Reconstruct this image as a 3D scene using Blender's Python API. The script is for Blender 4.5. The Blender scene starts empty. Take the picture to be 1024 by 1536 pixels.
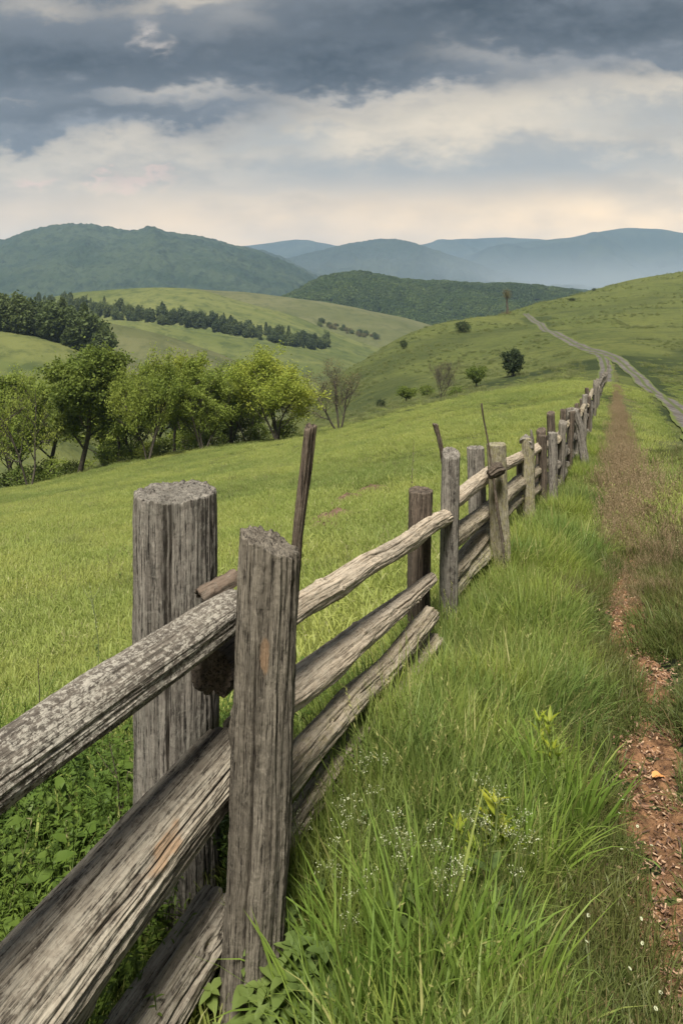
import bpy, math, random
import numpy as np
from mathutils import Vector, Matrix, Euler
from mathutils.bvhtree import BVHTree

F, CX, HY, H = 1100.0, 512.0, 430.0, 1.7      # focal length (px of a 1024 px wide frame), horizon row, eye height
sc = bpy.context.scene
COL = sc.collection
R = math.radians
rng = np.random.default_rng(7)
random.seed(7)

def at(xp, yp, Y):
    return Vector(((xp - CX) / F * Y, Y, H - (yp - HY) / F * Y))

# ------------------------------------------------------------------ noise
def _hash(ix, iy, iz, seed):
    h = (ix * 374761393 + iy * 668265263 + iz * 2147483647 + seed * 1274126177) & 0xffffffff
    h = ((h ^ (h >> 13)) * 1274126177) & 0xffffffff
    h = ((h ^ (h >> 16)) * 2246822519) & 0xffffffff
    return ((h ^ (h >> 15)) & 0xffffff) / float(0xffffff)

def vnoise(x, y, z=0.0, seed=0):
    x, y, z = np.broadcast_arrays(np.asarray(x, float), np.asarray(y, float), np.asarray(z, float))
    ix, iy, iz = np.floor(x).astype(np.int64), np.floor(y).astype(np.int64), np.floor(z).astype(np.int64)
    fx, fy, fz = x - ix, y - iy, z - iz
    fx, fy, fz = [t * t * t * (t * (t * 6 - 15) + 10) for t in (fx, fy, fz)]
    r = 0
    for dx in (0, 1):
        for dy in (0, 1):
            for dz in (0, 1):
                w = (fx if dx else 1 - fx) * (fy if dy else 1 - fy) * (fz if dz else 1 - fz)
                r = r + w * _hash(ix + dx, iy + dy, iz + dz, seed)
    return r * 2 - 1

def fbm(x, y, z=0.0, seed=0, octv=4, gain=0.5):
    s, a, f = 0, 1.0, 1.0
    for i in range(octv):
        s = s + a * vnoise(np.asarray(x) * f, np.asarray(y) * f, np.asarray(z) * f, seed + i * 17)
        a *= gain; f *= 2.03
    return s

def smooth(a, b, x):
    t = np.clip((np.asarray(x, float) - a) / (b - a), 0, 1)
    return t * t * (3 - 2 * t)

# ------------------------------------------------------------------ node helpers
class S:
    """a thin wrapper that lets shader maths be written as an expression"""
    def __init__(s, nt, k): s.nt, s.k = nt, k
    def _m(s, op, *a, clamp=False):
        n = s.nt.nodes.new('ShaderNodeMath'); n.operation = op; n.use_clamp = clamp
        for i, v in enumerate(a):
            if isinstance(v, S): s.nt.links.new(v.k, n.inputs[i])
            else: n.inputs[i].default_value = float(v)
        return S(s.nt, n.outputs[0])
    def __add__(s, o): return s._m('ADD', s, o)
    __radd__ = __add__
    def __mul__(s, o): return s._m('MULTIPLY', s, o)
    __rmul__ = __mul__
    def __sub__(s, o): return s._m('SUBTRACT', s, o)
    def __rsub__(s, o): return s._m('SUBTRACT', o, s)
    def __truediv__(s, o): return s._m('DIVIDE', s, o)
    def max(s, o): return s._m('MAXIMUM', s, o)
    def min(s, o): return s._m('MINIMUM', s, o)
    def abs(s): return s._m('ABSOLUTE', s)
    def pow(s, o): return s._m('POWER', s, o)
    def exp(s): return s._m('EXPONENT', s)
    def sat(s): return s._m('ADD', s, 0.0, clamp=True)
    def step(s, a, b):
        n = s.nt.nodes.new('ShaderNodeMapRange'); n.interpolation_type = 'SMOOTHSTEP'
        s.nt.links.new(s.k, n.inputs[0]); n.inputs[1].default_value = a; n.inputs[2].default_value = b
        return S(s.nt, n.outputs[0])

def xyz(nt, sock):
    n = nt.nodes.new('ShaderNodeSeparateXYZ'); nt.links.new(sock, n.inputs[0])
    return [S(nt, o) for o in n.outputs]

def comb(nt, *v):
    n = nt.nodes.new('ShaderNodeCombineXYZ')
    for i, a in enumerate(v):
        if isinstance(a, S): nt.links.new(a.k, n.inputs[i])
        else: n.inputs[i].default_value = a
    return n.outputs[0]

def noise(nt, vec, scale, detail=4, rough=0.55, dist=0.0, stretch=None):
    if stretch:
        m = nt.nodes.new('ShaderNodeVectorMath'); m.operation = 'MULTIPLY'
        nt.links.new(vec, m.inputs[0]); m.inputs[1].default_value = stretch; vec = m.outputs[0]
    n = nt.nodes.new('ShaderNodeTexNoise'); nt.links.new(vec, n.inputs['Vector'])
    n.inputs['Scale'].default_value = scale; n.inputs['Detail'].default_value = detail
    n.inputs['Roughness'].default_value = rough; n.inputs['Distortion'].default_value = dist
    return S(nt, n.outputs[0])

def mixc(nt, fac, a, b, mode='MIX'):
    n = nt.nodes.new('ShaderNodeMix'); n.data_type = 'RGBA'; n.blend_type = mode
    for i, v in ((0, fac), (6, a), (7, b)):
        if isinstance(v, S): nt.links.new(v.k, n.inputs[i])
        elif isinstance(v, bpy.types.NodeSocket): nt.links.new(v, n.inputs[i])
        elif i == 0: n.inputs[i].default_value = v
        else: n.inputs[i].default_value = (*v, 1)
    return n.outputs[2]

def new_mat(name):
    m = bpy.data.materials.new(name); m.use_nodes = True
    nt = m.node_tree
    return m, nt, nt.nodes['Principled BSDF']

def bump(nt, bsdf, h, strength, dist):
    b = nt.nodes.new('ShaderNodeBump'); b.inputs['Strength'].default_value = strength
    b.inputs['Distance'].default_value = dist
    nt.links.new(h.k, b.inputs['Height']); nt.links.new(b.outputs[0], bsdf.inputs['Normal'])

# ------------------------------------------------------------------ mesh helpers
def mesh_np(name, verts, faces, smooth_on=True, quads=None):
    """verts (n,3); faces an (m,k) int array or a list of such arrays"""
    me = bpy.data.meshes.new(name)
    fl = faces if isinstance(faces, list) else [faces]
    fl = [np.asarray(f, np.int32) for f in fl if len(f)]
    me.vertices.add(len(verts)); me.vertices.foreach_set('co', np.asarray(verts, np.float32).ravel())
    loops = np.concatenate([f.ravel() for f in fl])
    tot = np.concatenate([np.full(len(f), f.shape[1], np.int32) for f in fl])
    start = np.concatenate([[0], np.cumsum(tot)[:-1]]).astype(np.int32)
    me.loops.add(len(loops)); me.loops.foreach_set('vertex_index', loops)
    me.polygons.add(len(tot)); me.polygons.foreach_set('loop_start', start)
    try: me.polygons.foreach_set('loop_total', tot)
    except Exception: pass
    me.update(calc_edges=True)
    me.polygons.foreach_set('use_smooth', np.full(len(tot), smooth_on, bool))
    return me

def attr(me, name, vals):
    a = me.attributes.new(name, 'FLOAT', 'POINT'); a.data.foreach_set('value', np.asarray(vals, np.float32))

def link(name, me, mat=None, parent=None):
    o = bpy.data.objects.new(name, me); COL.objects.link(o)
    if mat and me and not me.materials: me.materials.append(mat)
    if parent: o.parent = parent
    return o

def tag(o, label=None, cat=None, group=None, kind=None):
    if label: o['label'] = label
    if cat: o['category'] = cat
    if group: o['group'] = group
    if kind: o['kind'] = kind
    return o

def grid_faces(nr, nc, wrap=False):
    i = np.arange(nr - 1)[:, None]; j = np.arange(nc if wrap else nc - 1)[None, :]
    a = i * nc + j; b = i * nc + (j + 1) % nc
    return np.stack([a, b, b + nc, a + nc], -1).reshape(-1, 4)

class Bag:
    """collects vertex / face blocks into one mesh"""
    def __init__(s): s.v, s.f3, s.f4, s.n, s.at = [], [], [], 0, []
    def add(s, v, f, a=0.0):
        v = np.asarray(v, float); f = np.asarray(f)
        s.v.append(v); (s.f3 if f.shape[1] == 3 else s.f4).append(f + s.n); s.n += len(v)
        s.at.append(np.full(len(v), a) if np.isscalar(a) else np.asarray(a))
    def mesh(s, name, sm=True, aname=None):
        fs = []
        if s.f3: fs.append(np.concatenate(s.f3))
        if s.f4: fs.append(np.concatenate(s.f4))
        me = mesh_np(name, np.concatenate(s.v), fs, sm)
        if aname: attr(me, aname, np.concatenate(s.at))
        return me

def tube(bag, pts, rad, n=6, a=0.0):
    pts = np.asarray(pts, float); rad = np.asarray(rad, float)
    d = np.gradient(pts, axis=0); d /= np.linalg.norm(d, axis=1)[:, None] + 1e-9
    ref = np.array([0, 0, 1.0]) if abs(d[:, 2]).mean() < .8 else np.array([1.0, 0, 0])
    s1 = np.cross(d, ref); s1 /= np.linalg.norm(s1, axis=1)[:, None] + 1e-9
    s2 = np.cross(d, s1)
    th = np.arange(n) / n * 2 * math.pi
    v = pts[:, None, :] + rad[:, None, None] * (np.cos(th)[None, :, None] * s1[:, None, :] + np.sin(th)[None, :, None] * s2[:, None, :])
    v = v.reshape(-1, 3)
    bag.add(v, grid_faces(len(pts), n, True), a)
    # tip
    k = (len(pts) - 1) * n
    bag.add(np.vstack([v[k:k + n], pts[-1] + d[-1] * rad[-1] * .5]), np.array([[i, (i + 1) % n, n] for i in range(n)]), a)

# ------------------------------------------------------------------ the terrain function
XT = np.array([-1500, -700, -300, 0, 250, 400, 512, 600, 700, 800, 900, 1024, 1300, 1700, 2500], float)
YT = np.array([8, 30, 60, 100, 130, 170, 220, 280, 340, 400, 520, 800], float)
SL = np.array([.30, .29, .275, .257, .218, .194, .174, .153, .135, .122, .112, .14, .15, .15, .15])  # near slope per column
def row(Y, s): return HY + F * H / Y + F * s
tab = np.zeros((len(YT), len(XT)))
for i, Y in enumerate(YT):
    tab[i] = row(Y, SL)
tab[3] = [0, 0, 0, 736, 689, 661, 637, 615, 592, 576, 560, 572, 575, 570, 560]
tab[4] = [0, 0, 0, 752, 705, 668, 630, 603, 580, 562, 538, 540, 540, 530, 520]
tab[5] = [0, 0, 0, 790, 740, 680, 606, 570, 551, 530, 512, 512, 505, 495, 485]
tab[6] = [0, 0, 0, 800, 760, 660, 562, 522, 510, 498, 487, 484, 475, 460, 450]
tab[7] = [0, 0, 0, 780, 750, 660, 575, 510, 481, 474, 462, 455, 440, 425, 415]
tab[8] = [0, 0, 0, 750, 720, 660, 600, 550, 500, 458, 443, 430, 410, 395, 385]
tab[9] = [0, 0, 0, 730, 700, 650, 610, 580, 540, 478, 434, 409, 385, 370, 360]
tab[10] = [0, 0, 0, 690, 660, 630, 610, 600, 580, 530, 470, 420, 380, 360, 350]
tab[11] = [0, 0, 0, 600, 590, 580, 570, 570, 565, 560, 530, 480, 420, 380, 370]
for i in range(3, 12):
    for j in range(3): tab[i, j] = tab[i, 3] + (30, 20, 10)[j]
ZT = H - (tab - HY) * YT[:, None] / F
LY = np.log(YT)

def _herm(x, xs, ys):
    """ys (..., n) evaluated along the last axis at x, monotone-ish cubic"""
    k = np.clip(np.searchsorted(xs, x) - 1, 0, len(xs) - 2)
    h = np.diff(xs); d = np.diff(ys, axis=-1) / h
    m = np.empty_like(ys); m[..., 1:-1] = (d[..., 1:] * h[:-1] + d[..., :-1] * h[1:]) / (h[1:] + h[:-1])
    m[..., 0] = d[..., 0]; m[..., -1] = d[..., -1]
    return k, m

def ground_z(X, Y, detail=True):
    X = np.atleast_1d(np.asarray(X, float)); Y = np.atleast_1d(np.asarray(Y, float))
    Yc = np.clip(Y, 1.0, 800)
    xp = np.clip(CX + F * X / Yc, XT[0], XT[-1]); ly = np.clip(np.log(Yc), LY[0], LY[-1])
    k, m = _herm(xp, XT, ZT)                 # columns
    x0, x1 = XT[k], XT[k + 1]; h = x1 - x0; t = (xp - x0) / h
    h00 = 2 * t**3 - 3 * t**2 + 1; h10 = t**3 - 2 * t**2 + t; h01 = -2 * t**3 + 3 * t**2; h11 = t**3 - t**2
    colv = h00 * ZT[:, k] + h10 * h * m[:, k] + h01 * ZT[:, k + 1] + h11 * h * m[:, k + 1]   # (rows, pts)
    cv = colv.T
    kk = np.clip(np.searchsorted(LY, ly) - 1, 0, len(LY) - 2)
    hh = np.diff(LY); d = np.diff(cv, axis=1) / hh
    mm = np.empty_like(cv); mm[:, 1:-1] = (d[:, 1:] * hh[:-1] + d[:, :-1] * hh[1:]) / (hh[1:] + hh[:-1]); mm[:, 0] = d[:, 0]; mm[:, -1] = d[:, -1]
    ii = np.arange(len(ly)); a = hh[kk]; t = (ly - LY[kk]) / a
    h00 = 2 * t**3 - 3 * t**2 + 1; h10 = t**3 - 2 * t**2 + t; h01 = -2 * t**3 + 3 * t**2; h11 = t**3 - t**2
    zt = h00 * cv[ii, kk] + h10 * a * mm[ii, kk] + h01 * cv[ii, kk + 1] + h11 * a * mm[ii, kk + 1]
    zn = -.17 * Y + .12 * X
    w = smooth(9, 28, Y)
    z = zn * (1 - w) + zt * w + .13 * np.exp(-np.clip(Y, 0, None) / 20)
    if detail:
        z = z + smooth(5, 60, Y) * .35 * fbm(X / 22, Y / 22, seed=3, octv=3) + .035 * fbm(X / 1.3, Y / 1.3, seed=5, octv=3) * smooth(400, 30, Y)
        z = z + smooth(120, 200, Y) * .9 * fbm(X / 55, Y / 40, seed=9, octv=3)
    return z

def gz(x, y): return float(ground_z(x, y)[0])

# trodden path and fence lines in plan
PATHL = np.array([(.15, -1), (.40, 0), (.74, 1), (1.03, 2.08), (1.17, 2.54), (1.28, 2.98), (1.48, 3.6), (1.79, 4.5), (2.24, 5.75), (2.85, 7.3), (4.6, 12), (11.3, 30), (18.8, 50), (30, 80)])
def path_x(Y): return np.interp(Y, PATHL[:, 1], PATHL[:, 0]) + .05 * np.sin(np.asarray(Y) * 2.1) + .03 * np.sin(np.asarray(Y) * 5.3 + 1)
FENL = np.array([(-1.5, -.4), (-.9, .8), (-.36, 1.9), (.14, 3.3), (.55, 4.6), (1.2, 6.1), (2.0, 8), (2.73, 9.5), (3.45, 11.5), (4.6, 14.5), (6.36, 19), (8.93, 26), (14.0, 40), (21.6, 60), (32.5, 90), (43.6, 120)])
def fence_x(Y): return np.interp(Y, FENL[:, 1], FENL[:, 0])

# ------------------------------------------------------------------ materials: ground and grass
def wood_coords(nt):
    tc = nt.nodes.new('ShaderNodeTexCoord'); oi = nt.nodes.new('ShaderNodeObjectInfo')
    m = nt.nodes.new('ShaderNodeVectorMath'); m.operation = 'MULTIPLY_ADD'
    c = comb(nt, S(nt, oi.outputs['Random']) * 37.0, S(nt, oi.outputs['Random']) * 19.0, S(nt, oi.outputs['Random']) * 53.0)
    nt.links.new(tc.outputs['Object'], m.inputs[0]); m.inputs[1].default_value = (1, 1, 1); nt.links.new(c, m.inputs[2])
    return m.outputs[0]

def ground_material():
    m, nt, b = new_mat('meadow ground')
    g = nt.nodes.new('ShaderNodeNewGeometry'); P = g.outputs['Position']
    big = noise(nt, P, .02, 4, .55, .6)
    mid = noise(nt, P, .11, 5, .6, 1.0, stretch=(.5, 1.4, 1))
    sml = noise(nt, P, 1.3, 5, .7); tus = noise(nt, P, .42, 5, .72, .4, stretch=(1, 1.6, 1))
    tin = noise(nt, P, 9.0, 4, .7)
    c = mixc(nt, big.step(.38, .62), GA, GB)
    c = mixc(nt, mid.step(.48, .70) * .6, c, GC)
    c = mixc(nt, noise(nt, P, .045, 5, .62, 1.4, stretch=(.7, 1.3, 1)).step(.52, .68) * .55, c, GD)
    c = mixc(nt, sml.step(.35, .7) * .35, c, GE)
    c = mixc(nt, tin.step(.5, .75) * .3, c, GC)
    c = mixc(nt, tus.step(.50, .64) * .55, c, GD)
    c = mixc(nt, tus.step(.44, .34) * .40, c, GE)
    a = nt.nodes.new('ShaderNodeAttribute'); a.attribute_name = 'shade_band'
    c = mixc(nt, (S(nt, a.outputs['Fac']) * (mid * 1.2 + sml * .8)).sat(), c, (.036, .052, .018))  # painted shade: ground colour darkened along the bands
    nt.links.new(c, b.inputs['Base Color']); b.inputs['Roughness'].default_value = .95
    b.inputs['Specular IOR Level'].default_value = .15
    bump(nt, b, tin * .3 + sml + tus * 2.5, 1.0, .5)
    return m

GA, GB, GC, GD, GE = (.098, .124, .032), (.128, .148, .040), (.054, .076, .024), (.036, .054, .020), (.165, .165, .060)

def blade_material(name, c1, c2, c3, trans=.35, tipc=None, pscale=.6, rough=.55):
    """grass or leaf: colour varies by place and by clump, a little light comes through"""
    m, nt, b = new_mat(name)
    g = nt.nodes.new('ShaderNodeNewGeometry'); oi = nt.nodes.new('ShaderNodeObjectInfo')
    p = noise(nt, g.outputs['Position'], pscale, 4, .6, .5)
    c = mixc(nt, p.step(.35, .65), c1, c2)
    p2 = noise(nt, g.outputs['Position'], pscale * .22, 3, .6)
    c = mixc(nt, p2.step(.46, .60) * .65, c, c3)
    c = mixc(nt, S(nt, oi.outputs['Random']) * .45, c, c3)
    if tipc is not None:
        a = nt.nodes.new('ShaderNodeAttribute'); a.attribute_name = 'tip'
        c = mixc(nt, S(nt, a.outputs['Fac']).sat(), c, tipc)
    nt.links.new(c, b.inputs['Base Color']); b.inputs['Roughness'].default_value = rough
    b.inputs['Specular IOR Level'].default_value = .3
    t = nt.nodes.new('ShaderNodeBsdfTranslucent'); nt.links.new(c, t.inputs['Color'])
    mx = nt.nodes.new('ShaderNodeMixShader'); mx.inputs[0].default_value = trans
    nt.links.new(b.outputs[0], mx.inputs[1]); nt.links.new(t.outputs[0], mx.inputs[2])
    nt.links.new(mx.outputs[0], nt.nodes['Material Output'].inputs['Surface'])
    return m

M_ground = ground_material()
M_lush = blade_material('lush grass', (.130, .23, .042), (.30, .37, .055), (.070, .14, .030), .45, (.34, .34, .12), 1.5)
M_field = blade_material('meadow grass', (.30, .36, .085), (.40, .43, .11), (.16, .23, .055), .5, (.42, .42, .18), .45)
M_path_grass = blade_material('dark path grass', (.10, .145, .03), (.13, .145, .036), (.07, .105, .025), .35, (.17, .14, .06), 1.5)
M_stray = blade_material('stray weeds', (.15, .21, .05), (.20, .24, .07), (.10, .15, .04), .4, (.30, .27, .14), 1.0)
M_dry = blade_material('dry red grass', (.28, .215, .125), (.24, .21, .10), (.17, .20, .07), .35, (.34, .25, .15), 1.0)
M_under = blade_material('undergrowth leaf', (.09, .15, .022), (.14, .20, .03), (.05, .095, .02), .4, None, 2.0)
M_broad = blade_material('broad leaf', (.105, .155, .038), (.15, .20, .05), (.07, .11, .03), .35, None, 3.0)
M_yellow = blade_material('young yellow leaf', (.22, .30, .03), (.36, .36, .03), (.20, .28, .03), .45, None, 6.0)

# ------------------------------------------------------------------ wood
def wood_material(name, light, dark, mid, speck=0.0, speck_c=(.5, .47, .4), blotch=0.3, blotch_c=(.05, .045, .035), grain=1.0, bstr=.6, moss=0.0, fine=1.0):
    m, nt, b = new_mat(name)
    V = wood_coords(nt)
    g1 = noise(nt, V, 150, 5, .68, .2, stretch=(1, 1, .05))
    g2 = noise(nt, V, 26, 4, .6, .3, stretch=(1, 1, .05))
    g3 = noise(nt, V, 330, 4, .72, 0, stretch=(1, 1, .14))
    pt = noise(nt, V, 5.5, 5, .6, .5, stretch=(1, 1, .5))
    sp = noise(nt, V, 42 * fine, 7, .72, .4, stretch=(1, 1, .75))
    c = mixc(nt, g2.step(.36, .64), mid, light)
    c = mixc(nt, g1.step(.52, .38) * grain, c, dark)
    c = mixc(nt, g3.step(.55, .75) * .35, c, light)
    c = mixc(nt, pt.step(.5, .68) * blotch, c, blotch_c)
    if speck: c = mixc(nt, (sp + (pt - .5) * .35).step(.46, .56) * speck, c, speck_c)
    sp2 = noise(nt, V, 60, 6, .7, .8)
    c = mixc(nt, sp2.step(.56, .68) * (.25 + speck * .5), c, blotch_c)
    if moss:
        ms = noise(nt, V, 38, 6, .75, .3, stretch=(1, 1, .5))
        c = mixc(nt, ms.step(.48, .60) * moss, c, (.23, .215, .075))
    a = nt.nodes.new('ShaderNodeAttribute'); a.attribute_name = 'raw'
    rw = mixc(nt, g1.step(.4, .6), (.36, .235, .14), (.19, .13, .08))
    c = mixc(nt, (S(nt, a.outputs['Fac']) * (g1 * 1.6 + g2 * .8 - .25)).sat() * .85, c, rw)
    nt.links.new(c, b.inputs['Base Color']); b.inputs['Roughness'].default_value = .88
    b.inputs['Specular IOR Level'].default_value = .2
    bump(nt, b, g1 * 1.2 + g2 * .8 + g3 * .5 + sp * .8, min(1, bstr * 1.25), .007)
    return m

W_grey = wood_material('grey weathered wood', (.265, .24, .205), (.026, .023, .02), (.13, .116, .098), .3, (.36, .34, .29), bstr=.8)
W_front = wood_material('brown grey weathered wood', (.235, .207, .165), (.024, .020, .016), (.112, .096, .075), .25, (.31, .275, .22), blotch=.5, bstr=.8)
W_spot = wood_material('lichen spotted wood', (.20, .175, .143), (.05, .043, .036), (.10, .086, .07), .85, (.44, .41, .345), .6, (.05, .047, .042), .5, .8, fine=2.3)
W_rail = wood_material('coarse grained rail', (.32, .28, .218), (.034, .028, .022), (.145, .122, .094), .3, (.5, .46, .37), .25)
W_pale = wood_material('pale peeled rail', (.54, .455, .345), (.09, .068, .046), (.37, .305, .225), .3, (.50, .45, .36), .4, (.085, .065, .048), .8)
W_tan = wood_material('tan rail', (.38, .325, .24), (.065, .051, .035), (.225, .185, .132), .3, (.42, .38, .30), .35, (.07, .058, .04), .9, .6, .2)
W_lich = wood_material('lichen covered post', (.30, .265, .185), (.045, .04, .028), (.17, .15, .10), .35, (.40, .38, .29), .3, (.05, .045, .03), .9, .6, .5)
W_dark = wood_material('dark split wood', (.16, .125, .095), (.02, .016, .013), (.07, .055, .042), .15, (.22, .19, .15), bstr=.8)
W_twig = wood_material('twig bark', (.12, .09, .065), (.03, .025, .02), (.07, .055, .04), .1)
W_far = wood_material('far fence wood', (.21, .187, .152), (.035, .031, .026), (.12, .105, .086), .1)

def log_mesh(name, pts, rad, na=160, nl=260, cracks=9, crack_d=.010, crack_w=.0035, rough=.004, lump=.06, seed=0, squash=None, top_rough=.004, cut=(0, 0), raws=(), knots=0):
    """a weathered log along a polyline, its local Z running from the first to the last point"""
    rs = np.random.default_rng(seed)
    pts = [Vector(p) for p in pts]
    o = pts[0]; ax = (pts[-1] - o); L = ax.length; ax.normalize()
    q = ax.to_track_quat('Z', 'Y'); M = Matrix.Translation(o) @ q.to_matrix().to_4x4(); Mi = M.inverted()
    lp = np.array([Mi @ p for p in pts])
    s = np.linspace(0, 1, nl); sp = lp[:, 2] / L
    sx = np.interp(s, sp, lp[:, 0]); sy = np.interp(s, sp, lp[:, 1]); rr = np.interp(s, sp, rad)
    for _ in range(max(1, nl // 40)):
        k = np.array([1, 2, 3, 2, 1]) / 9
        for arr in (sx, sy, rr):
            arr[2:-2] = np.convolve(arr, k, 'same')[2:-2]
    th = np.arange(na) / na * 2 * math.pi
    T, Z = np.meshgrid(th, s * L)
    rm = float(np.mean(rad))
    cx, sy_ = np.cos(T), np.sin(T)
    r = rr[:, None] * (1 + lump * fbm(cx * 1.2, sy_ * 1.2, Z * 1.3 + seed * 7.7, seed, 3))
    fib = fbm(cx * rm * 120, sy_ * rm * 120, Z * 4 + seed, seed + 5, 3)
    r += rough * .50 * fib + rough * .42 * fbm(cx * rm * 35, sy_ * rm * 35, Z * 1.2, seed + 9, 3)
    r += rough * .30 * fbm(cx * rm * 260, sy_ * rm * 260, Z * 5, seed + 15, 2) + rough * .14 * fbm(cx * rm * 90, sy_ * rm * 90, Z * 45, seed + 12, 2)
    for c in range(cracks):
        t0 = rs.uniform(0, 2 * math.pi); z0 = rs.uniform(-.1, .9) * L; zl = rs.uniform(.3, 1.0) * L
        if rs.random() < .4: z0 = L - zl if rs.random() < .7 else 0
        tc = t0 + (.0022 * np.sin(Z / .17 + c) + .006 * fbm(Z * 3.2, c * 3.1, 0, seed + c, 4)) / rm
        d = (np.angle(np.exp(1j * (T - tc)))) * rm
        env = np.clip(np.minimum(Z - z0, z0 + zl - Z) / .12, 0, 1) if zl < L * .95 else 1
        big = 1.7 if c % 5 == 0 else 1.0
        wv = crack_w * big * rs.uniform(.5, 1.2) * (1 + .4 * vnoise(Z * 14, c * 1.7, 0, seed + 3))
        r -= crack_d * (1.5 if big > 1 else 1.0) * rs.uniform(.5, 1.2) * env * np.exp(-(d / wv)**2)
        r += min(crack_d, .012) * .14 * env * np.exp(-((np.abs(d) - 2.6 * wv) / (1.3 * wv))**2)
    sqx, sqy = squash or (1, 1)
    for kk in range(knots):
        t0 = rs.uniform(0, 2 * math.pi); z0 = rs.uniform(.12, .92) * L; kr = rs.uniform(.012, .024) * min(1.3, rm / .07)
        dd = np.hypot(np.angle(np.exp(1j * (T - t0))) * rm, (Z - z0) * .62) / kr
        r += .55 * kr * np.exp(-(dd - .9)**2 * 3.0) * .8 - kr * .9 * np.exp(-(dd / .55)**2)
    X = sx[:, None] + r * cx * sqx; Y = sy[:, None] + r * sy_ * sqy
    slope = cut
    zz = Z.copy()
    e1 = smooth(.06, 0, L - Z) ; 
    zz += e1 * (slope[0] * r * cx + slope[1] * r * sy_) + smooth(.03, 0, L - Z) * top_rough * fbm(cx * rm * 70, sy_ * rm * 70, 0, seed + 21, 3)
    body = np.stack([X, Y, zz], -1)
    V = [body.reshape(-1, 3)]; Fc = [grid_faces(nl, na, True)]
    nring = 14
    base = nl * na
    for end in (1, 0):
        edge = body[-1] if end else body[0]
        cen = edge.mean(0); rings = []
        for k in range(1, nring):
            t = 1 - k / nring
            p = cen + (edge - cen) * t
            h = top_rough * (fbm(p[:, 0] * 75, p[:, 1] * 75, 3.3, seed + 31, 3) + .35 * math.sin(k * 2.4)) * min(1, 2.2 * (1 - t) + .35)
            p = p.copy(); p[:, 2] += (h + .35 * top_rough * min(1, k / 2)) * (1 if end else -1)
            rings.append(p)
        rings = np.array(rings)
        V.append(rings.reshape(-1, 3)); V.append(cen[None] + [[0, 0, 0]])
        ids = [np.arange(na) + (nl - 1) * na if end else np.arange(na)] + [base + i * na + np.arange(na) for i in range(nring - 1)]
        cidx = base + (nring - 1) * na
        for a, b_ in zip(ids[:-1], ids[1:]):
            f = np.stack([a, np.roll(a, -1), np.roll(b_, -1), b_], -1)
            Fc.append(f if end else f[:, ::-1])
        a = ids[-1]; f = np.stack([a, np.roll(a, -1), np.full(na, cidx)], -1)
        Fc.append(f if end else f[:, ::-1])
        base = cidx + 1
    V = np.concatenate(V)
    me = mesh_np(name, V, Fc)
    rawv = np.zeros(len(V))
    if raws:
        W = V @ np.array(M.to_3x3()).T + np.array(M.translation)
        for (cen, d1, r1, r2) in raws:
            d1 = np.array(d1) / np.linalg.norm(d1); q_ = W - np.array(cen)
            al = q_ @ d1; pe = np.linalg.norm(q_ - al[:, None] * d1, axis=1)
            n_ = .35 * fbm(W[:, 0] * 22, W[:, 1] * 22, W[:, 2] * 22, 5, 3)
            rawv = np.maximum(rawv, smooth(1.15, .75, np.sqrt((al / r1)**2 + (pe / r2)**2) + n_))
    attr(me, 'raw', rawv)
    return me, M

def log_obj(name, pts, rad, mat, parent=None, label=None, **kw):
    me, M = log_mesh(name, pts, rad, **kw)
    o = link(name, me, mat, parent)
    if parent is not None: M = parent.matrix_world.inverted() @ M if False else Matrix.Translation(-parent.location) @ M
    o.matrix_local = M
    if label: o['label'] = label
    return o
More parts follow.
